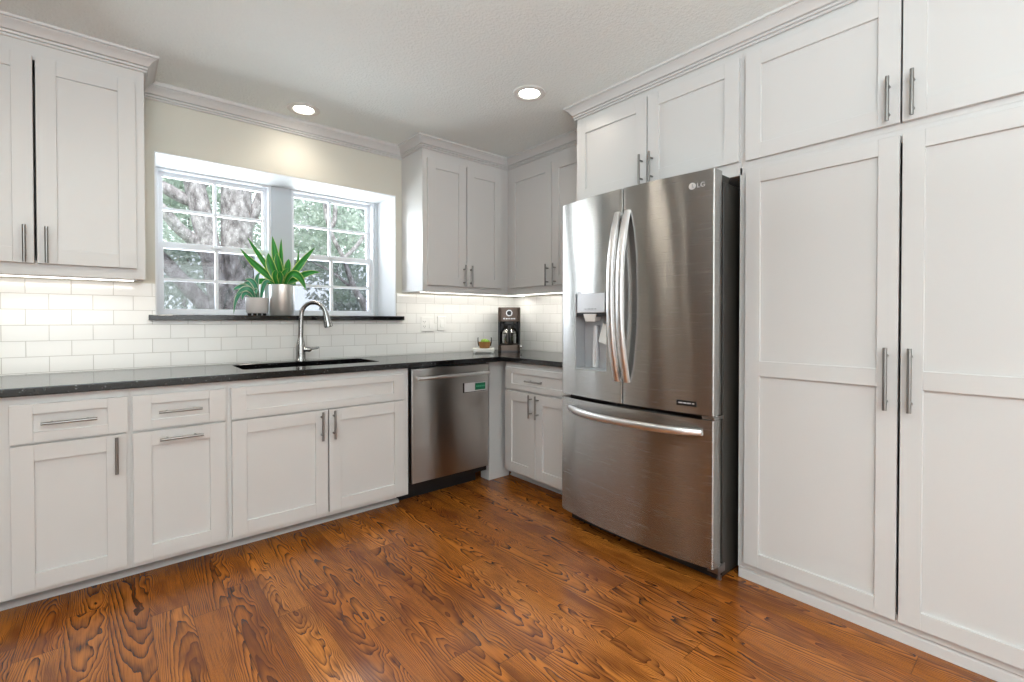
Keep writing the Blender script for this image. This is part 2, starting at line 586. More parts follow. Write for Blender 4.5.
# window linings for two invented openings outside the view, where fill lamps sit
for nm, T, a0, a1, d0, d1, z0, z1 in (('window_3', TW, -4.2, -1.2, YR - 0.12, YR - 0.06, 0.35, 2.25), ('window_4', lambda a, d, z: Vector((d, a, z)), -6.0, -4.0, XL - 0.12, XL - 0.07, 0.45, 2.25)):
    r = struct_root(nm, T((a0 + a1) / 2, (d0 + d1) / 2, z0))
    f = MB(T)
    w = 0.05
    f.box(a0, a0 + w, d0, d1, z0, z1).box(a1 - w, a1, d0, d1, z0, z1).box(a0 + w, a1 - w, d0, d1, z0, z0 + w).box(a0 + w, a1 - w, d0, d1, z1 - w, z1)
    for k in (1, 2):
        c = a0 + (a1 - a0) * k / 3
        f.box(c - 0.03, c + 0.03, d0, d1, z0 + w, z1 - w)
    f.build('window_frame', M['vinyl'], r)
    MB(T).box(a0 + w, a1 - w, d0 + 0.02, d0 + 0.026, z0 + w, z1 - w).build('pane', M['glass'], r)

# painted return boards of the deep sink window
m = MB()
m.box(WX0, WX1, 0.002, 0.40, WZ1 - 0.006, WZ1 + 0.001)
m.box(WX0 - 0.001, WX0 + 0.006, 0.002, 0.40, WZ0 + 0.03, WZ1 - 0.006).box(WX1 - 0.006, WX1 + 0.001, 0.002, 0.40, WZ0 + 0.03, WZ1 - 0.006)
struct(m, 'trim_1', M['drywall'], origin=(0, 0, 0))
# posts between and beside the two windows
m = MB()
m.box(-1.945, -1.812, 0.30, 0.42, 1.207, 2.108)
m.box(-1.192, WX1 - 0.006, 0.30, 0.42, 1.207, 2.108)
m.box(WX0 + 0.006, WX0 + 0.020, 0.30, 0.42, 1.207, 2.108)
struct(m, 'trim_2', M['post'], origin=(0, 0, 0), bevel=0.002)


def window(name, x0, x1, gx0, gx1, gm):
    r = struct_root(name, ((x0 + x1) / 2, 0.36, 1.207))
    z0, z1 = 1.208, 2.107
    m = MB()
    w = 0.016
    m.box(x0, x0 + w, 0.305, 0.42, z0, z1).box(x1 - w, x1, 0.305, 0.42, z0, z1)
    m.box(x0 + w, x1 - w, 0.305, 0.42, z0, z0 + 0.012).box(x0 + w, x1 - w, 0.305, 0.42, z1 - 0.012, z1)
    m.build('window_frame', M['vinyl'], r, bevel=0.002)

    def sash(ya, yb, gz0, gz1, gmz, bot, top, nm):
        m = MB()
        m.box(x0 + w, gx0, ya, yb, bot, top).box(gx1, x1 - w, ya, yb, bot, top)
        m.box(gx0, gx1, ya, yb, bot, gz0).box(gx0, gx1, ya, yb, gz1, top)
        so = m.build('sash', M['vinyl'], r, bevel=0.002)
        m = MB()
        yc = (ya + yb) / 2
        m.box(gm - 0.009, gm + 0.009, yc - 0.012, yc + 0.012, gz0, gz1)
        m.box(gx0, gm - 0.009, yc - 0.011, yc + 0.011, gmz - 0.009, gmz + 0.009).box(gm + 0.009, gx1, yc - 0.011, yc + 0.011, gmz - 0.009, gmz + 0.009)
        m.build('muntin', M['vinyl'], so)
        MB().box(gx0, gx1, yc - 0.002, yc + 0.002, gz0, gz1).build('pane', M['glass'], so)
    sash(0.365, 0.395, 1.665, 2.072, 1.872, 1.625, z1 - 0.012, 'upper')
    sash(0.328, 0.358, 1.248, 1.625, 1.430, z0 + 0.012, 1.663, 'lower')
    MB().box(x0 + w, x1 - w, 0.402, 0.404, z0 + 0.012, 1.64).build('insect_screen', M['screen'], r)
    MB().box(gm - 0.03, gm + 0.03, 0.318, 0.328, 1.640, 1.655).build('sash_lock', M['vinyl'], r, bevel=0.003)
    return r


window('window_1', WX0 + 0.020, -1.945, -2.547, -1.984, -2.267)
window('window_2', -1.812, -1.192, -1.788, -1.230, -1.520)

# tiled backsplash on the two walls
m = MB()
m.box(-3.42, WX0 - 0.0005, -0.009, 0, 0.9145, 1.379).box(WX1 + 0.0005, -0.009, -0.009, 0, 0.9145, 1.379).box(WX0 - 0.0005, WX1 + 0.0005, -0.009, 0, 0.9145, 1.1765)
struct(m, 'wall_backsplash_back', M['tile_back'], origin=(0, 0, 0))
struct(MB().box(-0.009, 0, -1.345, 0, 0.9145, 1.379), 'wall_backsplash_right', M['tile_right'], origin=(0, 0, 0))

# crown mouldings
def crown(z0):
    return [(0, z0), (0.010, z0), (0.012, z0 + 0.004), (0.010, z0 + 0.009), (0.005, z0 + 0.010), (0.005, z0 + 0.012), (0.014, z0 + 0.014),
            (0.016, z0 + 0.019), (0.013, z0 + 0.023), (0.009, z0 + 0.024), (0.009, z0 + 0.026), (0.020, z0 + 0.028), (0.026, z0 + 0.038),
            (0.038, z0 + 0.053), (0.050, z0 + 0.061), (0.049, z0 + 0.064), (0.058, z0 + 0.066), (0.058, CEIL), (0, CEIL)]


def mould(name, path, side, z0=2.398):
    return struct(MB().sweep(path, crown(z0), side), name, M['trim'], smooth=True, origin=(0, 0, 0), angle=25)


mould('trim_3', [(-3.42, -0.002), (-3.42, -0.3138), (-2.6651, -0.3138), (-2.6651, -0.001)], -1)
mould('trim_4', [(-2.6651, 0), (-1.1112, 0)], -1, 2.390)
mould('trim_5', [(-1.1112, -0.001), (-1.1112, -0.3138), (-0.3227, -0.3138), (-0.3227, -1.3285)], -1)
mould('trim_6', [(-0.3227, -1.3285), (-0.620, -1.3285), (-0.620, -4.0)], -1)
# shoe mouldings at the toe kicks
q = [(0, 0), (0.040, 0), (0.039, 0.008), (0.034, 0.014), (0.027, 0.018), (0, 0.018)]
struct(MB().sweep([(-3.42, -0.450), (-1.388, -0.450)], q, -1), 'baseboard_back', M['trim'], origin=(0, 0, 0))
struct(MB().sweep([(-0.450, -0.545), (-0.450, -1.330)], q, -1), 'baseboard_right', M['trim'], origin=(0, 0, 0))
struct(MB().sweep([(-0.5975, -2.312), (-0.5975, -4.0)], [(0, 0), (0.012, 0), (0.012, 0.036), (0.009, 0.045), (0, 0.049)], -1), 'baseboard_pantry', M['trim'], origin=(0, 0, 0))


# ------------------------------------------------------------------ cabinet builder
def shaker(T, parent, name, a0, a1, z0, z1, dback, rails=(), st=0.066, label=None, dt=0.020):
    m = MB(T)
    df = dback + dt
    zs = [z0] + [z for r in rails for z in r] + [z1]
    m.box(a0, a0 + st, dback, df, z0, z1).box(a1 - st, a1, dback, df, z0, z1)
    edges = [(z0, z0 + (st if (z1 - z0) > 0.25 else 0.040))] + list(rails) + [(z1 - (st if (z1 - z0) > 0.25 else 0.040), z1)]
    for e0, e1 in edges:
        m.box(a0 + st, a1 - st, dback, df - 0.0003, e0, e1)
    for (p0, p1), (q0, q1) in zip(edges, edges[1:]):
        m.box(a0 + st - 0.002, a1 - st + 0.002, dback + 0.001, df - 0.012, p1 - 0.002, q0 + 0.002)
    return m.build(name, M['cab'], parent, bevel=0.0012)


def pull(T, parent, a, z, length, d, vertical=True, r=0.0062, stand=0.032):
    m = MB(T)
    dd = d + stand
    h = length / 2
    e = h - 0.030
    if vertical:
        m.tube([(a, dd, z - h), (a, dd, z + h)], r, 12)
        for k in (-e, e):
            m.tube([(a, d - 0.001, z + k), (a, dd, z + k)], r * 0.8, 10)
    else:
        m.tube([(a - h, dd, z), (a + h, dd, z)], r, 12)
        for k in (-e, e):
            m.tube([(a + k, d - 0.001, z), (a + k, dd, z)], r * 0.8, 10)
    return m.build('handle', M['nickel'], parent, smooth=True, angle=50)


def frame(T, root, a0, a1, z0, z1, d0, d1, openings, name='face_frame'):
    """face frame: everything of the rectangle that is not an opening; openings = list of columns (a0,a1,[(z0,z1)..])"""
    m = MB(T)
    a = a0
    for c0, c1, zz in openings:
        m.box(a, c0, d0, d1, z0, z1)
        z = z0
        for p0, p1 in zz:
            m.box(c0, c1, d0, d1, z, p0)
            z = p1
        m.box(c0, c1, d0, d1, z, z1)
        a = c1
    m.box(a, a1, d0, d1, z0, z1)
    return m.build(name, M['cab'], root)


def carcass(T, root, a0, a1, d1, z0, z1, toe=None, t_=0.016, open_top=False):
    m = MB(T)
    m.box(a0, a0 + t_, 0.003, d1, z0, z1).box(a1 - t_, a1, 0.003, d1, z0, z1)
    m.box(a0 + t_, a1 - t_, 0.003, d1, z0, z0 + t_).box(a0 + t_, a1 - t_, 0.003, 0.012, z0 + t_, z1)
    if not open_top:
        m.box(a0 + t_, a1 - t_, 0.012, d1, z1 - t_, z1)
    if toe is not None:
        m.box(a0, a1, toe - 0.016, toe, 0, z0)
    return m.build('carcass', M['cab'], root)


CT, CB, DOOR = 0.8795, 0.085, 0.61     # carcass top, carcass bottom, face frame plane
# --- drawer base beside the left edge
r = thing('base_cabinet', 'white base cabinet leftmost below the counter, drawer over one door with vertical pull', 'base cabinet', (-2.93, -0.3, 0), 'base cabinets along the window wall')
carcass(TB, r, -3.42, -2.7375, 0.59, CB, CT, 0.450)
frame(TB, r, -3.42, -2.7375, CB, CT, 0.59, DOOR, [(-3.09, -2.757, [(0.115, 0.672), (0.702, 0.835)])])
o = shaker(TB, r, 'drawer_front', -3.102, -2.745, 0.692, 0.845, DOOR, ())
pull(TB, o, -2.928, 0.768, 0.168, 0.63, False)
o = shaker(TB, r, 'door', -3.100, -2.751, 0.104, 0.683, DOOR, ())
pull(TB, o, -2.783, 0.599, 0.157, 0.63, True)
# --- pull out base
r = thing('base_cabinet', 'white base cabinet whose drawer and pull-out door both have horizontal pulls', 'base cabinet', (-2.55, -0.3, 0), 'base cabinets along the window wall')
carcass(TB, r, -2.737, -2.3655, 0.59, CB, CT, 0.450)
frame(TB, r, -2.737, -2.3655, CB, CT, 0.59, DOOR, [(-2.717, -2.390, [(0.115, 0.672), (0.702, 0.835)])])
o = shaker(TB, r, 'drawer_front', -2.729, -2.378, 0.692, 0.844, DOOR, ())
pull(TB, o, -2.556, 0.766, 0.163, 0.63, False)
o = shaker(TB, r, 'door', -2.729, -2.376, 0.105, 0.681, DOOR, ())
pull(TB, o, -2.553, 0.642, 0.165, 0.63, False)
# --- sink base
r = thing('base_cabinet', 'wide white sink base cabinet with a false drawer front over a pair of doors', 'base cabinet', (-1.88, -0.3, 0), 'base cabinets along the window wall')
carcass(TB, r, -2.365, -1.386, 0.59, CB, CT, 0.450, open_top=True)
frame(TB, r, -2.365, -1.386, CB, CT, 0.59, DOOR, [(-2.335, -1.435, [(0.115, 0.672), (0.702, 0.835)])])
shaker(TB, r, 'false_drawer_front', -2.352, -1.424, 0.690, 0.845, DOOR, ())
o = shaker(TB, r, 'door', -2.350, -1.886, 0.107, 0.681, DOOR, ())
pull(TB, o, -1.922, 0.597, 0.157, 0.63, True)
o = shaker(TB, r, 'door', -1.879, -1.420, 0.107, 0.681, DOOR, ())
pull(TB, o, -1.856, 0.597, 0.157, 0.63, True)
# --- filler post at the corner
m = MB(TB).box(-0.692, -0.500, 0.440, 0.542, 0, CT)
tag(m.build('filler_panel', M['cab'], bevel=0.0015), 'plain white corner filler post reaching the floor right of the dishwasher', 'filler panel')
# --- right wall base
r = thing('base_cabinet', 'white base cabinet on the right wall between corner post and refrigerator', 'base cabinet', (-0.3, -0.95, 0))
carcass(TR, r, -1.332, -0.642, 0.59, CB, CT, 0.450)
frame(TR, r, -1.332, -0.642, CB, CT, 0.59, DOOR, [(-1.270, -0.690, [(0.115, 0.672), (0.702, 0.835)])])
o = shaker(TR, r, 'drawer_front', -1.285, -0.655, 0.690, 0.842, DOOR, ())
pull(TR, o, -0.978, 0.762, 0.165, 0.63, False)
o = shaker(TR, r, 'door', -0.964, -0.653, 0.103, 0.675, DOOR, ())
pull(TR, o, -0.934, 0.593, 0.157, 0.63, True)
o = shaker(TR, r, 'door', -1.283, -0.970, 0.103, 0.675, DOOR, ())
pull(TR, o, -0.999, 0.593, 0.157, 0.63, True)

# --- wall cabinets
UB, UT, UF = 1.379, 2.430, 0.3138


def upper(T, label, a0, a1, doors, zb, zt, zd0, zd1, ff, hz=None, group=None, lipz=0.02, blind=None):
    r = thing('wall_cabinet', label, 'wall cabinet', T((a0 + a1) / 2, ff / 2, zb), group)
    carcass(T, r, a0, blind or a1, ff - 0.018, zb + (0.008 if lipz else 0), zt)
    lo, hi = min(min(q[:2]) for q in doors), max(max(q[:2]) for q in doors)
    cols = [(lo + 0.014, hi - 0.014, [(zd0 + 0.012, zd1 - 0.012)])]
    frame(T, r, a0, a1, zb, zt, ff - 0.018, ff, cols)
    for (d0, d1, ha) in doors:
        o = shaker(T, r, 'door', d0, d1, zd0, zd1, ff)
        if ha is not None:
            pull(T, o, ha, hz[0], hz[1], ff + 0.020, True)
    return r


upper(TB, 'white two-door wall cabinet left of the window over the counter', -3.42, -2.6651,
      [(-3.390, -3.052, -3.080), (-3.043, -2.699, -3.011)], UB, UT, 1.429, 2.337, UF, hz=(1.510, 0.160))
upper(TB, 'white two-door wall cabinet right of the window, meeting the corner', -1.1112, -0.3227,
      [(-1.077, -0.746, -0.772), (-0.738, -0.406, -0.711)], UB, UT, 1.430, 2.335, UF, hz=(1.509, 0.160), blind=-0.003)
upper(TR, 'white two-door wall cabinet on the right wall above the coffee maker corner', -1.3285, -0.3140,
      [(-0.834, -0.360, -0.802), (-1.300, -0.841, -0.878)], UB, UT, 1.436, 2.337, 0.3227, hz=(1.509, 0.160))
upper(TR, 'white wall cabinet with two wide doors directly above the refrigerator', -2.3215, -1.3290,
      [(-1.831, -1.343, -1.806), (-2.312, -1.838, -1.868)], 1.836, UT, 1.895, 2.360, 0.616, hz=(1.976, 0.155), lipz=0)
upper(TR, 'white wall cabinet with two square doors stacked above the tall pantry', -3.55, -2.3220,
      [(-2.885, -2.341, -2.853), (-3.440, -2.891, -2.922)], 1.868, UT, 1.889, 2.362, 0.616, hz=(1.975, 0.160), lipz=0)

# --- pantry
r = thing('pantry_cabinet', 'tall white two-door pantry cabinet standing right of the refrigerator', 'pantry cabinet', (-0.3, -2.9, 0))
carcass(TR, r, -3.55, -2.312, 0.597, 0.003, 1.8675)
frame(TR, r, -3.55, -2.312, 0.052, 1.8675, 0.597, 0.616, [(-3.43, -2.355, [(0.10, 1.82)])])
for d0, d1, ha in ((-2.8845, -2.3445, -2.854), (-3.437, -2.893, -2.9225)):
    o = shaker(TR, r, 'door', d0, d1, 0.083, 1.845, 0.616, ((0.932, 0.998),), st=0.062)
    pull(TR, o, ha, 0.964, 0.228, 0.636, True, r=0.007)

# ------------------------------------------------------------------ countertop
def curve_slab(name, outer, holes, z0, z1, mat, bev=0.003):
    cu = bpy.data.curves.new(name, 'CURVE')
    cu.dimensions = '2D'
    cu.fill_mode = 'BOTH'
    for ring in [outer] + holes:
        sp = cu.splines.new('POLY')
        sp.points.add(len(ring) - 1)
        for p, (x, y) in zip(sp.points, ring):
            p.co = (x, y, 0, 1)
        sp.use_cyclic_u = True
    cu.extrude = (z1 - z0) / 2 - bev
    cu.bevel_depth = bev
    cu.bevel_resolution = 2
    cu.offset = -bev
    tmp = bpy.data.objects.new(name, cu)
    COL.objects.link(tmp)
    dg = bpy.context.evaluated_depsgraph_get()
    me = bpy.data.meshes.new_from_object(tmp.evaluated_get(dg))
    bpy.data.objects.remove(tmp)
    bpy.data.curves.remove(cu)
    me.name = name
    me.materials.clear()
    me.materials.append(mat)
    for p in me.polygons:
        p.use_smooth = False
    o = bpy.data.objects.new(name, me)
    o.location = (0, 0, (z0 + z1) / 2)
    COL.objects.link(o)
    return o


def rrect(x0, x1, y0, y1, r, n=6):
    pts = []
    for cx, cy, a in ((x1 - r, y1 - r, 0), (x0 + r, y1 - r, 90), (x0 + r, y0 + r, 180), (x1 - r, y0 + r, 270)):
        for k in range(n + 1):
            t = R(a + 90 * k / n)
            pts.append((cx + r * math.cos(t), cy + r * math.sin(t)))
    return pts


SX0, SX1, SY0, SY1 = -2.262, -1.490, -0.450, -0.115
tag(curve_slab('countertop', [(-3.42, -0.643), (-0.6457, -0.643), (-0.6457, -1.345), (-0.0005, -1.345), (-0.0005, -0.0005), (-3.42, -0.0005)],
               [list(reversed(rrect(SX0, SX1, SY0, SY1, 0.03)))], 0.880, 0.914, M['granite']),
    'black speckled granite countertop running around the corner over the base cabinets', 'countertop')
tag(MB().box(-2.6405, -1.1097, -0.040, -0.0095, 1.177, 1.207).box(WX0 + 0.0065, WX1 - 0.0065, -0.0095, 0.303, 1.177, 1.207).build('window_sill', M['granite'], bevel=0.002),
    'black granite window sill slab under the two windows behind the sink', 'window sill')

# sink
r = thing('sink', 'black undermount sink basin set into the counter below the faucet', 'sink', ((SX0 + SX1) / 2, (SY0 + SY1) / 2, 0.69))
m = MB()
rings = []
for ins, z in ((-0.006, 0.8775), (-0.004, 0.876), (0.004, 0.72), (0.03, 0.693), (0.06, 0.690)):
    rings.append([m.bm.verts.new((x, y, z)) for x, y in rrect(SX0 + ins, SX1 - ins, SY0 + ins, SY1 - ins, 0.04)])
for r0, r1 in zip(rings, rings[1:]):
    n = len(r0)
    for k in range(n):
        m.bm.faces.new((r0[k], r0[(k + 1) % n], r1[(k + 1) % n], r1[k]))
m.bm.faces.new(rings[-1])
m.build('basin', M['sink'], r, smooth=True, solid=0.004)
MB().lathe([(0, 0.6925), (0.020, 0.6925), (0.030, 0.6955), (0.042, 0.6955), (0.044, 0.6925)], ((SX0 + SX1) / 2, -0.26)).build('drain', M['drain'], r, smooth=True)

# faucet
FX, FY = -1.862, -0.062
r = thing('faucet', 'brushed gooseneck pull-down faucet standing behind the black sink', 'faucet', (FX, FY, 0.914))
MB().lathe([(0, 0.914), (0.032, 0.914), (0.032, 0.920), (0.0295, 0.924), (0.029, 0.96), (0.0285, 0.99), (0.0255, 1.020), (0.019, 1.050), (0.0165, 1.066), (0, 1.066)], (FX, FY)).build('body', M['chrome'], r, smooth=True, angle=50)
dx, dy = 0.80, -0.60
reach = 0.162
pts = [(FX, FY, 1.055), (FX + 0.001, FY, 1.12), (FX + 0.003 * dx, FY + 0.003 * dy, 1.18)]
rr = [0.0162, 0.0155, 0.0150]
for k in range(0, 13):
    a = R(180 - k * 165 / 12)
    c = reach / 2 - 0.004
    pts.append((FX + dx * (c + 0.005 + c * math.cos(a)), FY + dy * (c + 0.005 + c * math.cos(a)), 1.212 + 0.080 * math.sin(a)))
    rr.append(0.0145)
MB().tube(pts, rr, 14).build('spout', M['chrome'], r, smooth=True, angle=50)
ex, ey, ez = pts[-1]
MB().tube([(ex, ey, ez + 0.004), (ex + dx * 0.005, ey + dy * 0.005, ez - 0.020), (ex + dx * 0.012, ey + dy * 0.012, ez - 0.055), (ex + dx * 0.020, ey + dy * 0.020, ez - 0.098)], [0.0155, 0.0180, 0.0235, 0.0275], 16).build('spray_head', M['chrome'], r, smooth=True, angle=50)
MB().tube([(ex + dx * 0.0195, ey + dy * 0.0195, ez - 0.0965), (ex + dx * 0.0206, ey + dy * 0.0206, ez - 0.101)], 0.023, 16).build('spray_face', M['black'], r)
MB().tube([(FX + 0.018, FY - 0.012, 0.988), (FX + 0.050, FY - 0.030, 0.986), (FX + 0.056, FY - 0.033, 0.988)], [0.0165, 0.0150, 0.008], 12).tube([(FX + 0.045, FY - 0.028, 0.990), (FX + 0.085, FY - 0.052, 0.996), (FX + 0.098, FY - 0.060, 1.000)], [0.008, 0.007, 0.005], 10).build('lever', M['chrome'], r, smooth=True, angle=50)

# ------------------------------------------------------------------ dishwasher
r = thing('dishwasher', 'stainless steel dishwasher built in between the sink cabinet and corner post', 'dishwasher', (-1.067, -0.3, 0))
m = MB(TB)
m.box(-1.383, -0.748, 0.03, 0.580, 0.10, 0.8785)
m.build('tub', M['black'], r)
m = MB(TB)
m.box(-1.378, -0.760, 0.08, 0.465, 0.0, 0.10)
m.build('toe_panel', M['black'], r)
MB(TB).box(-1.370, -0.7625, 0.581, 0.630, 0.147, 0.871).build('door', M['dw'], r, bevel=0.004, smooth=True)
m = MB(TB)
m.tube([(-1.346, 0.672, 0.812), (-0.792, 0.672, 0.812)], 0.0125, 16)
for a in (-1.325, -0.807):
    m.tube([(a, 0.629, 0.812), (a, 0.672, 0.812)], 0.009, 12)
m.build('handle', M['handle'], r, smooth=True, angle=50)
r = thing('sign_magnet', 'small white and green magnet strip on the dishwasher door under its handle', 'magnet', TB(-0.885, 0.631, 0.69))
MB(TB).box(-0.984, -0.786, 0.6302, 0.6335, 0.683, 0.750).build('backing', M['black'], r)
MB(TB).box(-0.974, -0.786, 0.6334, 0.6350, 0.687, 0.749).build('face', M['label_white'], r)
o = MB(TB).box(-0.886, -0.797, 0.6349, 0.6360, 0.695, 0.742).build('green_panel', M['label_green'], r)
m = MB(TB)
random.seed(5)
a = -0.876
for k in range(5):
    w = random.uniform(0.009, 0.013)
    m.box(a, a + w, 0.6359, 0.6363, 0.714, 0.725)
    a += w + 0.003
m.build('lettering', M['label_mark'], o)

# ------------------------------------------------------------------ refrigerator
FA0, FA1, FGAP = -2.286, -1.374, -1.834
r = thing('refrigerator', 'stainless steel french door refrigerator with ice dispenser, beside the pantry', 'refrigerator', (-0.42, -1.83, 0))
FC, FH = (FA0 + FA1) / 2, (FA1 - FA0) / 2


def bow(a):
    u = (a - FC) / FH
    return 0.800 + 0.042 * (1 - u * u)


def bowpoly(a0, a1, d0, inset=0.0, n=26, rnd0=0.0, rnd1=0.0):
    pts = [(a0, d0)]
    for k in range(n + 1):
        a = a0 + (a1 - a0) * k / n
        d = bow(a) - inset
        if rnd0 and a - a0 < rnd0:
            s = 1 - (a - a0) / rnd0
            d -= rnd0 * (1 - math.sqrt(max(0, 1 - s * s)))
        if rnd1 and a1 - a < rnd1:
            s = 1 - (a1 - a) / rnd1
            d -= rnd1 * (1 - math.sqrt(max(0, 1 - s * s)))
        pts.append((a, d))
    pts.append((a1, d0))
    return pts


def roundpts(a0, a1, d0, r0, r1, n=26):
    """denser sampling around the rounded vertical edges"""
    pts = [(a0, d0)]
    al = []
    if r0:
        al += [a0 + r0 * (1 - math.cos(R(90 * k / 6))) for k in range(6)]
    else:
        al += [a0]
    al += [a0 + r0 + (a1 - r1 - a0 - r0) * k / n for k in range(0 if r0 else 1, n + 1 if r1 else n)]
    if r1:
        al += [a1 - r1 * (1 - math.cos(R(90 * k / 6))) for k in range(5, -1, -1)]
    else:
        al += [a1]
    for a in al:
        d = bow(a)
        if r0 and a < a0 + r0:
            s = (a0 + r0 - a) / r0
            d -= r0 * (1 - math.sqrt(max(0, 1 - s * s)))
        if r1 and a > a1 - r1:
            s = (a - a1 + r1) / r1
            d -= r1 * (1 - math.sqrt(max(0, 1 - s * s)))
        pts.append((a, d))
    pts.append((a1, d0))
    return pts


MB(TR).box(FA0 + 0.002, FA1 - 0.002, 0.04, 0.712, 0.025, 1.795).build('case', M['case'], r, bevel=0.004)
MB(TR).box(FA0 + 0.02, FA1 - 0.02, 0.10, 0.690, 0.0, 0.024).box(FA0 + 0.02, FA1 - 0.02, 0.715, 0.730, 0.012, 0.078).build('toe_grille', M['black'], r)
MB(TR).box(FA0 + 0.012, FA1 - 0.012, 0.712, 0.735, 0.08, 1.80).build('gasket', M['black'], r)
DZ0, DZ1 = 0.757, 1.838
o = MB(TR).prism(roundpts(FA0, FGAP - 0.003, 0.735, 0.007, 0.004), DZ0, DZ1).build('door', M['fridge'], r, smooth=True, angle=30)
right_door = o
# left door with the dispenser niche cut out
q0, q1, qz0, qz1 = -1.731, -1.497, 0.908, 1.322
m = MB(TR)
la0, la1 = FGAP + 0.003, FA1
m.prism(roundpts(la0, la1, 0.735, 0.004, 0.014), DZ0, qz0)
m.prism(roundpts(la0, la1, 0.735, 0.004, 0.014), qz1, DZ1)
m.prism(roundpts(la0, q0, 0.735, 0.004, 0.0, 10), qz0, qz1)
m.prism(roundpts(q1, la1, 0.735, 0.0, 0.014, 12), qz0, qz1)
left_door = m.build('door', M['fridge'], r, smooth=True, angle=30)
o = MB(TR)
o.box(q0, q1, 0.736, 0.742, qz0, qz1)
o.box(q0, q0 + 0.004, 0.742, 0.826, qz0, qz1).box(q1 - 0.004, q1, 0.742, 0.820, qz0, qz1)
o.box(q0 + 0.004, q1 - 0.004, 0.742, 0.826, qz0, qz0 + 0.006)
disp = o.build('dispenser_niche', M['disp_grey'], left_door)
pb = [(q1 - 0.018, 0.745), (q1 - 0.018, 0.824), (q0 + 0.014, 0.836), (q0 + 0.014, 0.745)]
MB(TR).prism(pb, 1.218, 1.336).build('control_panel', M['disp_panel'], disp, bevel=0.004)
m = MB(TR)
for k in range(4):
    a = q1 - 0.075 - k * 0.025
    m.box(a - 0.012, a, 0.8255 + (k * 0.0038), 0.8335 + k * 0.0032, 1.236, 1.240)
m.build('control_buttons', M['disp_grey'], disp)
MB(TR).box(q0 + 0.006, q1 - 0.006, 0.7425, 0.815, 1.196, 1.217).build('niche_ceiling', M['black'], disp)
ac = -1.605
MB(TR).hull8([(ac - 0.028, 0.770, 1.175), (ac + 0.040, 0.770, 1.175), (ac + 0.040, 0.815, 1.170), (ac - 0.028, 0.815, 1.170)],
             [(ac - 0.040, 0.765, 1.212), (ac + 0.050, 0.765, 1.212), (ac + 0.050, 0.822, 1.212), (ac - 0.040, 0.822, 1.212)]).build('ice_chute', M['white'], disp, bevel=0.004)
MB(TR).tube([(ac + 0.022, 0.746, 0.918), (ac + 0.016, 0.752, 1.03), (ac + 0.010, 0.758, 1.150)], [0.020, 0.018, 0.014], 14).build('water_spout', M['disp_panel'], disp, smooth=True)
MB(TR).hull8([(ac - 0.085, 0.778, 1.045), (ac - 0.028, 0.778, 1.060), (ac - 0.028, 0.788, 1.060), (ac - 0.085, 0.788, 1.045)],
             [(ac - 0.092, 0.752, 1.140), (ac - 0.040, 0.752, 1.165), (ac - 0.040, 0.762, 1.165), (ac - 0.092, 0.762, 1.140)]).build('dispenser_paddle', M['white'], disp, bevel=0.004)
# freezer drawer
drawer = MB(TR).prism(roundpts(FA0, FA1, 0.735, 0.007, 0.010, 40), 0.083, 0.736).build('freezer_drawer', M['fridge'], r, smooth=True, angle=30)


def bowed_bar(path, w, th, parent, horiz):
    """flat bar swept along path of (a,d,z); w across, th in depth"""
    m = MB(TR)
    rows = []
    n = len(path)
    for i, (a, d, z) in enumerate(path):
        e = min(i, n - 1 - i) / 3.0
        s = 1.0 if e >= 1 else 0.86 + 0.14 * e
        hw = w / 2 * s
        c = 0.30 * th
        if horiz:
            sec = [(a, d, z - hw), (a, d + th - c, z - hw), (a, d + th, z - hw + c), (a, d + th, z + hw - c), (a, d + th - c, z + hw), (a, d, z + hw)]
        else:
            sec = [(a - hw, d, z), (a - hw, d + th - c, z), (a - hw + c, d + th, z), (a + hw - c, d + th, z), (a + hw, d + th - c, z), (a + hw, d, z)]
        rows.append([m.bm.verts.new(TR(*p)) for p in sec])
    k = len(rows[0])
    for r0, r1 in zip(rows, rows[1:]):
        for j in range(k):
            m.bm.faces.new((r0[j], r0[(j + 1) % k], r1[(j + 1) % k], r1[j]))
    m.bm.faces.new(rows[0])
    m.bm.faces.new(rows[-1])
    return m.build('handle', M['handle'], parent, smooth=True, angle=50)


def hpath(a, z0, z1, n=28):
    out = []
    for k in range(n + 1):
        u = 2 * k / n - 1
        out.append((a, 0.838 + 0.062 * (1 - abs(u) ** 2.4), z0 + (z1 - z0) * k / n))
    return out


bowed_bar(hpath(-1.806, 0.868, 1.722), 0.037, 0.020, left_door, False)
bowed_bar(hpath(-1.864, 0.868, 1.722), 0.037, 0.020, right_door, False)
fp = []
for k in range(37):
    u = 2 * k / 36 - 1
    a = -1.845 - 0.395 * u
    fp.append((a, bow(a) - 0.004 + 0.062 * (1 - abs(u) ** 3.0), 0.680))
bowed_bar(fp, 0.034, 0.020, drawer, True)
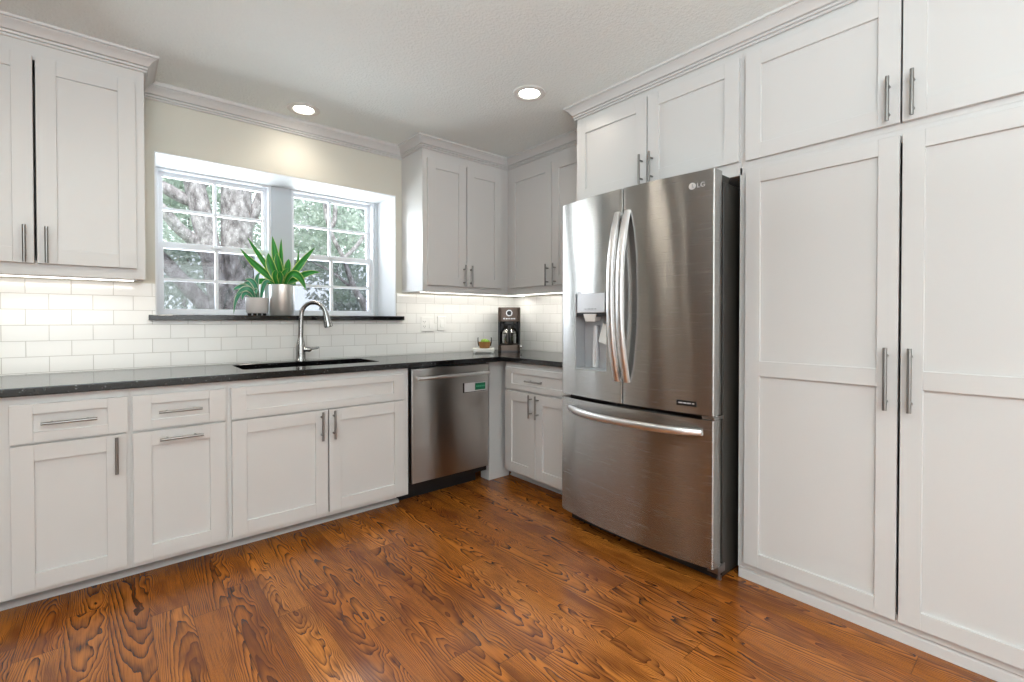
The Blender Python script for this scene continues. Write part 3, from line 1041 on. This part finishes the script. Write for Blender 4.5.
# hinges and badges
MB(TR).box(FA0 + 0.010, FA0 + 0.065, 0.640, 0.775, 1.795, 1.830).build('hinge_cover', M['case'], r, bevel=0.004)
MB(TR).box(FA1 - 0.065, FA1 - 0.010, 0.640, 0.775, 1.795, 1.830).build('hinge_cover', M['case'], r, bevel=0.004)
MB(TR).box(FA0 - 0.004, FA0 + 0.055, 0.72, 0.800, 0.7385, 0.7545).tube([(FA0 + 0.004, 0.772, 0.737), (FA0 + 0.004, 0.772, 0.757)], 0.009, 10).build('hinge', M['chrome'], r, bevel=0.002)
MB(TR).box(FA0 - 0.002, FA0 + 0.05, 0.69, 0.755, 0.045, 0.080).tube([(FA0 + 0.02, 0.705, 0.0), (FA0 + 0.02, 0.705, 0.045)], 0.012, 10).build('foot_bracket', M['nickel'], r, bevel=0.002)
ba = -2.168
db = bow(ba)
o = MB(TR).hull8([(ba - 0.045, bow(ba - .045) - 0.004, 0.790), (ba + 0.045, bow(ba + .045) - 0.004, 0.790), (ba + 0.045, bow(ba + .045) + 0.002, 0.790), (ba - 0.045, bow(ba - .045) + 0.002, 0.790)],
                 [(ba - 0.045, bow(ba - .045) - 0.004, 0.814), (ba + 0.045, bow(ba + .045) - 0.004, 0.814), (ba + 0.045, bow(ba + .045) + 0.002, 0.814), (ba - 0.045, bow(ba - .045) + 0.002, 0.814)]).build('badge', M['black'], right_door)
m = MB(TR)
for k, (x0, x1) in enumerate(((-0.036, -0.026), (-0.020, -0.004), (0.000, 0.014), (0.018, 0.036))):
    m.hull8([(ba + x0, bow(ba + x0), 0.800), (ba + x1, bow(ba + x1), 0.800), (ba + x1, bow(ba + x1) + 0.0026, 0.800), (ba + x0, bow(ba + x0) + 0.0026, 0.800)],
            [(ba + x0, bow(ba + x0), 0.805), (ba + x1, bow(ba + x1), 0.805), (ba + x1, bow(ba + x1) + 0.0026, 0.805), (ba + x0, bow(ba + x0) + 0.0026, 0.805)])
m.build('badge_lettering', M['label_white'], o)


def text_mesh(body, size, ext):
    cu = bpy.data.curves.new('lettering', 'FONT')
    cu.body = body
    cu.size = size
    cu.extrude = ext
    cu.align_x = 'LEFT'
    tmp = bpy.data.objects.new('lettering', cu)
    COL.objects.link(tmp)
    me = bpy.data.meshes.new_from_object(tmp.evaluated_get(bpy.context.evaluated_depsgraph_get()))
    bpy.data.objects.remove(tmp)
    bpy.data.curves.remove(cu)
    return me


# round emblem with two letters at the top right of the right door
ea, ez_ = -2.190, 1.776
ang = math.atan2(bow(ea + 0.02) - bow(ea - 0.02), 0.04)
m = MB(TR)
n = 24
ro = [(0.0155 * math.cos(2 * math.pi * k / n), 0.0155 * math.sin(2 * math.pi * k / n)) for k in range(n)]
bot = [(ea + x, bow(ea + x) - 0.001, ez_ + z) for x, z in ro]
top = [(ea + x, bow(ea + x) + 0.002, ez_ + z) for x, z in ro]
m.hull8(bot, top)
emb = m.build('emblem', M['handle'], right_door)
m = MB(TR)
m.box(ea - 0.003, ea + 0.001, bow(ea), bow(ea) + 0.003, ez_ - 0.007, ez_ + 0.008).box(ea - 0.009, ea - 0.003, bow(ea), bow(ea) + 0.003, ez_ - 0.007, ez_ - 0.004)
m.build('emblem_mark', M['disp_grey'], emb)
me = text_mesh('LG', 0.030, 0.001)
me.materials.append(M['label_white'])
lt = bpy.data.objects.new('emblem_lettering', me)
COL.objects.link(lt)
lt.parent = right_door
pa = ea - 0.020
w = TR(pa, bow(pa) + 0.0012, ez_ - 0.010) - root_loc(right_door)
lt.location = w
lt.rotation_euler = (R(90), 0, R(-90) + ang)

# ------------------------------------------------------------------ recessed ceiling lights
def can(loc, label, group):
    r = thing('recessed_light', label, 'ceiling light', (loc[0], loc[1], CEIL), group)
    c = loc
    MB().lathe([(0.062, CEIL - 0.001), (0.064, CEIL - 0.006), (0.082, CEIL - 0.008), (0.092, CEIL - 0.005), (0.095, CEIL - 0.0005)], c, 40).build('trim_ring', M['bulb_ring'], r, smooth=True, solid=0.001)
    return r


def can_full(loc, label, power, group=None, cone=172):
    r = can(loc, label, group)
    MB().lathe([(0.0615, CEIL - 0.004), (0.058, CEIL - 0.0045), (0.0575, CEIL - 0.0025), (0.0615, CEIL - 0.0025)], loc, 40, close=True).build('baffle', M['disp_grey'], r, smooth=True)
    MB().lathe([(0.0, CEIL - 0.0035), (0.050, CEIL - 0.0035), (0.0575, CEIL - 0.0025)], loc, 32).build('lens', M['lamp'], r, smooth=True)
    l = bpy.data.lights.new('lamp', 'SPOT')
    l.energy = power
    l.spot_size = R(cone)
    l.spot_blend = 1.0
    l.shadow_soft_size = 0.05
    l.color = (1.0, 0.90, 0.76)
    lo = bpy.data.objects.new('lamp', l)
    COL.objects.link(lo)
    lo.parent = r
    lo.location = (0, 0, -0.03)
    return r


can_full((-1.885, -0.225), 'lit recessed ceiling light right above the sink window', 5.5, cone=150)
can_full((-0.968, -1.278), 'recessed ceiling light over the open floor in front of the refrigerator', 3)
can_full((-2.45, -1.278), 'added out-of-view recessed ceiling light nearest the camera left of the refrigerator', 14, group='added ceiling lights out of view')  # unseen light added to streak the refrigerator doors
can_full((-3.75, -1.278), 'added out-of-view recessed ceiling light over the left end of the kitchen', 14, group='added ceiling lights out of view')  # also added out of view, placed for a streak on the right door
can_full((-2.45, -3.9), 'added unseen recessed ceiling light behind the camera', 14, group='added ceiling lights out of view')  # extra unseen light added at the rear


# ------------------------------------------------------------------ under cabinet lights
def led(T, label, a0, a1, d, power, zl=1.3715):
    r = thing('under_cabinet_light', label, 'under cabinet light', T((a0 + a1) / 2, d, 1.367), 'light strips under the wall cabinets')
    MB(T).box(a0, a1, d - 0.018, d + 0.018, zl + 0.003, 1.3865).build('housing', M['white'], r)
    MB(T).box(a0 + 0.01, a1 - 0.01, d - 0.014, d + 0.014, zl, zl + 0.003).build('lens', M['led'], r)
    c = T((a0 + a1) / 2, d, zl - 0.002)
    l = bpy.data.lights.new('lamp', 'AREA')
    l.shape = 'RECTANGLE'
    L = a1 - a0
    l.size, l.size_y = (L, 0.03) if T is TB else (0.03, L)
    l.energy = power
    l.color = (1.0, 0.96, 0.88)
    lo = bpy.data.objects.new('lamp', l)
    COL.objects.link(lo)
    lo.parent = r
    lo.location = c - Vector(r.location)
    lo.rotation_euler = (R(24), 0, 0) if T is TB else (0, R(-24), 0)


led(TB, 'bright light strip under the wall cabinet left of the window', -3.38, -2.70, 0.262, 1.8)
led(TB, 'light strip under the wall cabinet right of the window', -1.08, -0.06, 0.22, 2.3, 1.3815)
led(TR, 'light strip under the right wall cabinet above the coffee maker', -1.29, -0.26, 0.22, 2.3, 1.3815)


# ------------------------------------------------------------------ outlets
def plate(a0, a1, z0, z1, label, kinds):
    r = thing('wall_plate', label, 'wall plate', ((a0 + a1) / 2, -0.0095, z0), 'wall plates on the tile')
    MB(TB).box(a0, a1, 0.0092, 0.0165, z0, z1).build('plate', M['white'], r, bevel=0.003)
    n = len(kinds)
    for i, k in enumerate(kinds):
        c = a0 + (a1 - a0) * (i + 0.5) / n
        zc = (z0 + z1) / 2
        if k == 'outlet':
            o = MB(TB).box(c - 0.017, c + 0.017, 0.0164, 0.0185, zc - 0.034, zc + 0.034).build('receptacle', M['white'], r, bevel=0.001)
            m = MB(TB)
            for dz in (-0.018, 0.018):
                m.box(c - 0.009, c - 0.006, 0.0184, 0.0187, zc + dz - 0.002, zc + dz + 0.007).box(c + 0.006, c + 0.009, 0.0184, 0.0187, zc + dz - 0.002, zc + dz + 0.007)
                m.box(c - 0.002, c + 0.002, 0.0184, 0.0187, zc + dz - 0.010, zc + dz - 0.006)
            m.build('slots', M['black'], o)
        else:
            MB(TB).hull8([(c - 0.016, 0.0164, zc - 0.033), (c + 0.016, 0.0164, zc - 0.033), (c + 0.016, 0.0225, zc - 0.033), (c - 0.016, 0.0225, zc - 0.033)],
                         [(c - 0.016, 0.0164, zc + 0.033), (c + 0.016, 0.0164, zc + 0.033), (c + 0.016, 0.0175, zc + 0.033), (c - 0.016, 0.0175, zc + 0.033)]).build('rocker_switch', M['white'], r, bevel=0.001)


plate(-0.955, -0.838, 1.088, 1.203, 'wide white double wall plate with outlet and switch on the tile', ('outlet', 'switch'))
plate(-0.806, -0.728, 1.094, 1.209, 'narrow white single switch plate on the tile, right of the double plate', ('switch',))

# ------------------------------------------------------------------ coffee maker (faces the room diagonally)
def TCM(cx, cy, ang):
    f = Vector((math.cos(ang), math.sin(ang), 0))      # towards viewer
    s = Vector((-math.sin(ang), math.cos(ang), 0))     # to the viewer's right
    def T(a, d, z):
        return Vector((cx, cy, 0)) + s * a + f * d + Vector((0, 0, z))
    return T


T = TCM(-0.215, -0.205, R(-135 + 5))
r = thing('coffee_maker', 'dark steel and black drip coffee maker in the counter corner', 'coffee maker', (-0.215, -0.205, 0.914))
hw = 0.094


def rr_poly(w, d0, d1, rad, n=6):
    return rrect(-w, w, d0, d1, rad, n)


MB(T).prism(rr_poly(hw, -0.11, 0.115, 0.03), 0.9142, 0.972).build('base', M['bronze'], r, smooth=True, bevel=0.003)
MB(T).prism(rr_poly(hw + 0.002, -0.112, 0.117, 0.03), 0.9141, 0.926).build('foot_rim', M['black'], r, smooth=True)
MB(T).prism(rr_poly(hw - 0.002, -0.11, -0.03, 0.02), 0.972, 1.165).build('water_tank', M['black'], r, smooth=True)
MB(T).box(-hw + 0.001, -hw + 0.013, -0.04, 0.075, 0.972, 1.165).box(hw - 0.013, hw - 0.001, -0.04, 0.075, 0.972, 1.165).build('side_rail', M['black'], r)
MB(T).prism(rr_poly(hw, -0.11, 0.112, 0.03), 1.165, 1.284).build('brew_head', M['bronze'], r, smooth=True, bevel=0.003)
MB(T).prism(rr_poly(0.060, -0.02, 0.09, 0.03), 1.143, 1.165).build('filter_basket', M['black'], r, smooth=True)
dial = MB(T).tube([(0, 0.110, 1.236), (0, 0.119, 1.236)], 0.027, 28).build('dial_ring', M['chrome'], r, smooth=True, angle=40)
MB(T).tube([(0, 0.118, 1.236), (0, 0.121, 1.236)], 0.0185, 24).build('display', M['black'], dial)
m = MB(T)
for k in range(5):
    a = -0.042 + k * 0.021
    m.box(a - 0.0065, a + 0.0065, 0.111, 0.1145, 1.184, 1.194)
m.build('button_row', M['chrome'], r)
# carafe
ca = MB(T).lathe([(0.0, 0.974), (0.062, 0.974), (0.071, 0.985), (0.073, 1.03), (0.071, 1.07), (0.060, 1.098), (0.046, 1.112)], (0, 0.040), 32).build('carafe', M['carafe'], r, smooth=True)
MB(T).lathe([(0.047, 1.108), (0.050, 1.118), (0.046, 1.134), (0.02, 1.140), (0, 1.140)], (0, 0.040), 28).build('carafe_lid', M['black'], ca, smooth=True)
MB(T).tube([(0, 0.085, 1.125), (0, 0.118, 1.120), (0, 0.133, 1.09), (0, 0.132, 1.04), (0, 0.122, 0.995), (0, 0.110, 0.985)], [0.011, 0.012, 0.012, 0.012, 0.011, 0.009], 12).build('carafe_handle', M['black'], ca, smooth=True)
MB(T).lathe([(0.0735, 1.066), (0.0740, 1.072), (0.0725, 1.078)], (0, 0.040), 32).build('carafe_band', M['chrome'], ca, smooth=True, solid=0.001)
MB(T).tube([(hw - 0.004, 0.02, 0.952), (hw + 0.012, 0.02, 0.952)], 0.013, 16).build('knob', M['chrome'], r, smooth=True, angle=40)

# ------------------------------------------------------------------ tray and little pot
T = TCM(-0.512, -0.238, R(-135 + 8))
r = thing('tray', 'small white footed tray on the counter left of the coffee maker', 'tray', (-0.512, -0.238, 0.914))
MB(T).prism(rr_poly(0.088, -0.055, 0.055, 0.012), 0.924, 0.952).build('tray_top', M['traywhite'], r, bevel=0.004)
for k, (a, d) in enumerate(((-0.074, 0.040), (0.074, 0.040), (-0.074, -0.040), (0.074, -0.040))):
    MB(T).lathe([(0, 0.9142), (0.010, 0.9142), (0.012, 0.920), (0.009, 0.9245), (0, 0.9245)], (a, d), 12).build('foot', M['traywhite'], r, smooth=True)
r = thing('planter', 'little copper coloured pot of green moss with two upright handles, on the white tray', 'planter', T(0.008, 0, 0.952))
MB(T).lathe([(0, 0.9525), (0.036, 0.9525), (0.041, 0.957), (0.047, 0.985), (0.050, 1.003), (0.047, 1.003), (0.044, 0.985), (0, 0.985)], (0.008, 0), 28).build('pot', M['copper'], r, smooth=True, angle=50)
for s in (-1, 1):
    MB(T).tube([(0.008 + s * 0.047, 0, 0.970), (0.008 + s * 0.053, 0, 0.998), (0.008 + s * 0.054, 0, 1.030), (0.008 + s * 0.052, 0, 1.038)], [0.005, 0.0045, 0.004, 0.004], 8).build('handle', M['black'], r, smooth=True)
m = MB(T)
random.seed(3)
for k in range(26):
    a, d = random.uniform(-0.034, 0.034), random.uniform(-0.034, 0.034)
    if a * a + d * d > 0.036 ** 2:
        continue
    h = 1.012 + 0.016 * (1 - (a * a + d * d) / 0.036 ** 2)
    rad = random.uniform(0.009, 0.014)
    m.lathe([(0, h - 2 * rad)] + [(rad * math.sin(R(t)), h - rad - rad * math.cos(R(t))) for t in (40, 80, 120, 150)] + [(0, h)], (0.008 + a, d), 8)
tag(m.build('moss', M['moss'], r, smooth=True), kind='stuff')

# ------------------------------------------------------------------ plants on the window sill
RV = Vector((0.7607, -0.6491, 0))     # runs to the right seen from the room
DV = Vector((0.6490, 0.7607, 0))      # runs away towards the glass


def leaf(root, mat, base, path, width, tilt=(0, 0, 1), tipw=0.10):
    """path: (right, depth, up) control points relative to base, smoothed"""
    P = [Vector(base) + RV * p[0] + DV * p[1] + Vector((0, 0, p[2])) for p in path]
    pts = []
    n = 14
    for k in range(n + 1):
        t = k / n
        q = list(P)
        while len(q) > 1:
            q = [a.lerp(b, t) for a, b in zip(q, q[1:])]
        pts.append(q[0])
    w = [width * (0.42 + 0.58 * math.sin(min(1, (k / n) / 0.5) * math.pi / 2)) * (1 if k / n < 0.5 else max(0.02, math.cos((k / n - 0.5) / 0.5 * math.pi / 2) ** 0.8)) for k in range(n + 1)]
    m = MB()
    m.ribbon(pts, w, tilt, 0.30)
    return m.build('leaf', mat, root, smooth=True, recalc=False, angle=80)


SZ = 1.2072
PB = Vector((-1.928, 0.115, SZ))
r = thing('potted_plant', 'large green and yellow bladed plant in a silver cylinder pot on the window sill', 'potted plant', PB)
MB().lathe([(0, SZ), (0.071, SZ), (0.0735, SZ + 0.003), (0.0750, SZ + 0.205), (0.0715, SZ + 0.205), (0.0705, SZ + 0.190), (0, SZ + 0.190)], PB.xy, 40).build('pot', M['silverpot'], r, smooth=True, angle=50)
MB().lathe([(0, SZ + 0.196), (0.05, SZ + 0.195), (0.0700, SZ + 0.1915)], PB.xy, 24).build('soil', M['soil'], r, smooth=True)
b = PB + Vector((0, 0, 0.196))
TV = (-DV.x, -DV.y, 0.25)
for path, w in (
    ([(-0.03, 0.02, 0), (-0.09, 0.05, 0.10), (-0.17, 0.05, 0.20), (-0.255, 0.05, 0.335)], 0.036),
    ([(-0.03, 0, 0), (-0.08, 0.0, 0.08), (-0.17, -0.01, 0.12), (-0.265, -0.02, 0.250)], 0.046),
    ([(-0.01, 0.02, 0), (-0.045, 0.03, 0.12), (-0.055, 0.04, 0.22), (-0.092, 0.06, 0.345)], 0.052),
    ([(0.0, 0.03, 0), (-0.03, 0.06, 0.15), (-0.045, 0.08, 0.23), (-0.050, 0.10, 0.335)], 0.030),
    ([(0.0, -0.02, 0), (-0.035, -0.05, 0.09), (-0.055, -0.05, 0.15), (-0.062, -0.05, 0.215)], 0.062),
    ([(0.01, -0.01, 0), (0.0, -0.03, 0.10), (-0.01, -0.03, 0.16), (-0.018, -0.03, 0.220)], 0.056),
    ([(0.02, 0.0, 0), (0.03, 0.02, 0.10), (0.035, 0.02, 0.15), (0.038, 0.02, 0.185)], 0.050),
    ([(0.02, 0.02, 0), (0.06, 0.06, 0.10), (0.09, 0.08, 0.17), (0.062, 0.10, 0.265)], 0.020),
    ([(0.02, 0.0, 0), (0.07, 0.01, 0.07), (0.13, 0.02, 0.17), (0.215, 0.02, 0.262)], 0.052),
    ([(0.03, -0.02, 0), (0.08, -0.04, 0.13), (0.15, -0.05, 0.08), (0.188, -0.06, -0.030)], 0.052),
    ([(0.02, -0.01, 0.02), (0.08, 0.0, 0.02), (0.16, -0.02, 0.10), (0.268, -0.03, 0.090)], 0.052),
    ([(0.0, -0.03, 0), (0.03, -0.06, 0.06), (0.05, -0.06, 0.09), (0.075, -0.06, 0.115)], 0.040),
    ([(-0.01, -0.04, 0), (-0.01, -0.06, 0.05), (-0.005, -0.07, 0.08), (0.0, -0.07, 0.105)], 0.048),
    ([(0.01, -0.04, 0), (0.03, -0.07, 0.05), (0.03, -0.07, 0.07), (0.020, -0.08, 0.095)], 0.044),
    ([(-0.02, -0.04, 0), (-0.10, -0.06, 0.07), (-0.18, -0.07, 0.00), (-0.230, -0.07, -0.075)], 0.044),
    ([(0.04, 0.02, 0), (0.06, 0.02, 0.02), (0.08, 0.0, 0.02), (0.100, -0.01, 0.005)], 0.040),
):
    leaf(r, M['leaf'], b, path, w, TV)

QB = Vector((-2.074, 0.128, SZ))
r = thing('potted_plant', 'small trailing blue-green plant in a pale footed pot on the window sill', 'potted plant', QB)
MB().lathe([(0, SZ + 0.014), (0.058, SZ + 0.014), (0.064, SZ + 0.020), (0.067, SZ + 0.115), (0.063, SZ + 0.115), (0.061, SZ + 0.104), (0, SZ + 0.104)], QB.xy, 32).build('pot', M['ceramic'], r, smooth=True, angle=50)
for k in range(4):
    a = R(45 + 90 * k - 40)
    c = (QB.x + 0.045 * math.cos(a), QB.y + 0.045 * math.sin(a))
    MB().lathe([(0, SZ + 0.0002), (0.009, SZ + 0.0002), (0.012, SZ + 0.008), (0.010, SZ + 0.0142), (0, SZ + 0.0142)], c, 12).build('foot', M['black'], r, smooth=True)
MB().lathe([(0, SZ + 0.110), (0.04, SZ + 0.109), (0.0605, SZ + 0.1055)], QB.xy, 20).build('soil', M['soil'], r, smooth=True)
b = QB + Vector((0, 0, 0.108))
for path, w in (
    ([(-0.02, -0.01, 0), (-0.05, -0.03, 0.08), (-0.11, -0.05, 0.06), (-0.120, -0.055, -0.100)], 0.036),
    ([(-0.01, 0.0, 0), (-0.05, 0.0, 0.10), (-0.10, -0.01, 0.09), (-0.145, -0.02, 0.055)], 0.040),
    ([(0.0, 0.01, 0), (-0.03, 0.01, 0.12), (-0.07, 0.02, 0.11), (-0.115, 0.02, 0.085)], 0.040),
    ([(0.0, -0.02, 0), (-0.01, -0.05, 0.09), (-0.05, -0.07, 0.07), (-0.090, -0.08, 0.020)], 0.040),
    ([(0.01, 0.0, 0), (0.0, 0.0, 0.10), (-0.02, -0.02, 0.13), (-0.060, -0.03, 0.125)], 0.036),
    ([(0.02, 0.01, 0), (0.03, 0.02, 0.10), (0.05, 0.02, 0.13), (0.075, 0.02, 0.110)], 0.036),
    ([(0.01, -0.02, 0), (0.02, -0.05, 0.07), (0.03, -0.07, 0.06), (0.040, -0.08, 0.025)], 0.032),
    ([(0.0, 0.0, 0), (0.0, 0.0, 0.10), (-0.01, 0.0, 0.15), (0.025, 0.0, 0.170)], 0.034),
    ([(-0.01, -0.02, 0), (-0.04, -0.05, 0.06), (-0.06, -0.06, 0.03), (-0.062, -0.06, -0.01)], 0.032),
):
    leaf(r, M['leaf_small'], b, path, w, TV)

# ------------------------------------------------------------------ garden outside the window
GZ = -0.35
struct(MB().box(-30, 40, 0.6, 45, GZ - 0.1, GZ), 'lawn', M['lawn'], origin=(0, 0, 0))


def foliage(root, blobs, n, size, mat, seed):
    rnd = random.Random(seed)
    m = MB()
    tot = sum(b[3] ** 2 for b in blobs)
    for (x, y, z, rad) in blobs:
        for _ in range(int(n * rad ** 2 / tot)):
            d = Vector((rnd.gauss(0, 1), rnd.gauss(0, 1), rnd.gauss(0, 1))).normalized() * rad * rnd.uniform(0.55, 1.0)
            c = Vector((x, y, z)) + Vector((d.x, d.y, d.z * 0.8))
            u = Vector((rnd.gauss(0, 1), rnd.gauss(0, 1), rnd.gauss(0, 1))).normalized()
            v = u.cross(Vector((rnd.gauss(0, 1), rnd.gauss(0, 1), rnd.gauss(0, 1)))).normalized()
            s = size * rnd.uniform(0.6, 1.3)
            p = [c - u * s, c + v * s * 0.45, c + u * s, c - v * s * 0.45]
            m.bm.faces.new([m.bm.verts.new(q) for q in p])
    return tag(m.build('foliage', mat, root, recalc=False), kind='stuff')


def limb(root, name, pts, radii):
    out, rr = [], []
    P = [Vector(p) for p in pts]
    n = len(P)
    for i in range(n - 1):
        p0, p1, p2, p3 = P[max(i - 1, 0)], P[i], P[i + 1], P[min(i + 2, n - 1)]
        for k in range(6):
            t = k / 6
            out.append(0.5 * ((2 * p1) + (p2 - p0) * t + (2 * p0 - 5 * p1 + 4 * p2 - p3) * t * t + (3 * p1 - p0 - 3 * p2 + p3) * t ** 3))
            rr.append(radii[i] + (radii[i + 1] - radii[i]) * t)
    out.append(P[-1])
    rr.append(radii[-1])
    return MB().tube(out, rr, 14).build(name, M['bark'], root, smooth=True, angle=80)


r = thing('oak_tree', 'old oak with thick grey leaning trunks outside the left window', 'tree', (-1.35, 4.7, GZ))
limb(r, 'trunk', [(-1.34, 4.7, GZ), (-1.36, 4.65, 0.7), (-1.37, 4.6, 1.6), (-1.40, 4.5, 2.5), (-1.40, 4.45, 3.2), (-1.30, 4.4, 4.2)], [0.30, 0.25, 0.215, 0.20, 0.19, 0.13])
limb(r, 'limb', [(-1.42, 4.7, GZ + 0.3), (-1.55, 4.6, 1.1), (-1.70, 4.5, 2.0), (-1.82, 4.5, 2.6), (-1.93, 4.5, 3.2), (-2.05, 4.5, 4.2)], [0.20, 0.15, 0.135, 0.135, 0.12, 0.08])
limb(r, 'limb', [(-1.72, 4.5, 2.05), (-1.90, 4.5, 2.25), (-2.10, 4.45, 2.42), (-2.35, 4.4, 2.70), (-2.9, 4.4, 3.1)], [0.09, 0.085, 0.075, 0.07, 0.05])
limb(r, 'limb', [(-1.88, 4.5, 2.78), (-2.05, 4.55, 2.85), (-2.30, 4.6, 2.98), (-2.8, 4.7, 3.1)], [0.075, 0.08, 0.08, 0.06])
limb(r, 'limb', [(-1.35, 4.5, 2.40), (-1.22, 4.45, 2.65), (-1.12, 4.4, 2.95), (-1.00, 4.4, 3.4)], [0.08, 0.075, 0.07, 0.05])
limb(r, 'limb', [(-1.45, 4.6, 0.9), (-1.70, 4.7, 1.30), (-2.02, 4.8, 1.72), (-2.35, 4.9, 2.15), (-2.9, 5.0, 2.7)], [0.13, 0.11, 0.10, 0.085, 0.05])
limb(r, 'limb', [(-1.85, 4.5, 3.0), (-1.70, 4.4, 3.25), (-1.5, 4.3, 3.6)], [0.06, 0.05, 0.04])
foliage(r, [(-2.5, 5.6, 3.9, 0.9), (-1.2, 5.2, 4.4, 1.0), (-0.7, 5.6, 3.6, 0.6), (-2.2, 6.0, 1.9, 0.7), (-0.85, 5.0, 2.5, 0.45), (-2.4, 5.8, 2.6, 0.5)], 5200, 0.055, M['leaf_pale'], 1)

r = thing('slender_tree', 'slender branching tree with pale leaves outside the right window', 'tree', (0.05, 5.0, GZ))
limb(r, 'trunk', [(0.95, 4.9, GZ), (0.75, 4.7, 0.8), (0.55, 4.5, 1.35), (0.33, 4.5, 1.72), (0.15, 4.5, 2.2), (-0.05, 4.5, 2.6), (-0.14, 4.5, 3.1), (-0.05, 4.5, 3.7)], [0.09, 0.08, 0.07, 0.05, 0.035, 0.035, 0.045, 0.02])
limb(r, 'limb', [(0.15, 4.5, 2.2), (0.35, 4.5, 2.40), (0.70, 4.5, 2.85), (1.0, 4.5, 3.1)], [0.03, 0.035, 0.03, 0.02])
limb(r, 'limb', [(-0.14, 4.5, 2.85), (-0.04, 4.5, 2.70), (0.02, 4.5, 2.95), (-0.02, 4.5, 3.4)], [0.03, 0.035, 0.035, 0.02])
limb(r, 'limb', [(0.33, 4.5, 1.72), (0.20, 4.5, 1.78), (-0.02, 4.5, 1.95), (-0.35, 4.5, 2.10)], [0.025, 0.025, 0.02, 0.01])
foliage(r, [(-0.35, 4.9, 2.75, 0.5), (0.30, 5.0, 2.8, 0.55), (-0.15, 5.1, 2.2, 0.45), (0.75, 5.1, 2.3, 0.5), (0.1, 5.2, 3.5, 0.6), (0.45, 5.2, 1.75, 0.35)], 3600, 0.055, M['leaf_pale'], 2)

shr = [(-4.9, 7.5, 1.3, M['leaf_grey']), (-1.6, 8.4, 1.45, M['leaf_pale']), (1.6, 8.8, 1.4, M['leaf_grey']), (4.6, 9.0, 1.4, M['leaf_grey']), (7.8, 9.4, 1.4, M['leaf_pale'])]
labs = ['tall grey-green garden shrub far left behind the oak', 'pale green shrub directly behind the oak trunks', 'grey-green shrub behind the slender tree', 'tall grey-green shrub right of the slender tree', 'pale shrub at the far right end of the garden']
for i, ((x, y, rad, mt), lb) in enumerate(zip(shr, labs)):
    r = thing('garden_shrub', lb, 'shrub', (x, y, GZ), 'shrubs along the garden edge')
    rnd = random.Random(i + 20)
    bl = [(x + rnd.uniform(-0.9, 0.9), y + rnd.uniform(-0.4, 0.4), GZ + rnd.uniform(0.6, 4.6), rad * rnd.uniform(0.45, 0.62)) for _ in range(13)]
    limb(r, 'stem', [(x, y, GZ), (x + 0.1, y, GZ + 0.8), (x - 0.05, y, GZ + 1.8), (x + 0.1, y, GZ + 4.0)], [0.09, 0.07, 0.05, 0.03])
    foliage(r, bl, 5600, 0.085, mt, i + 40)
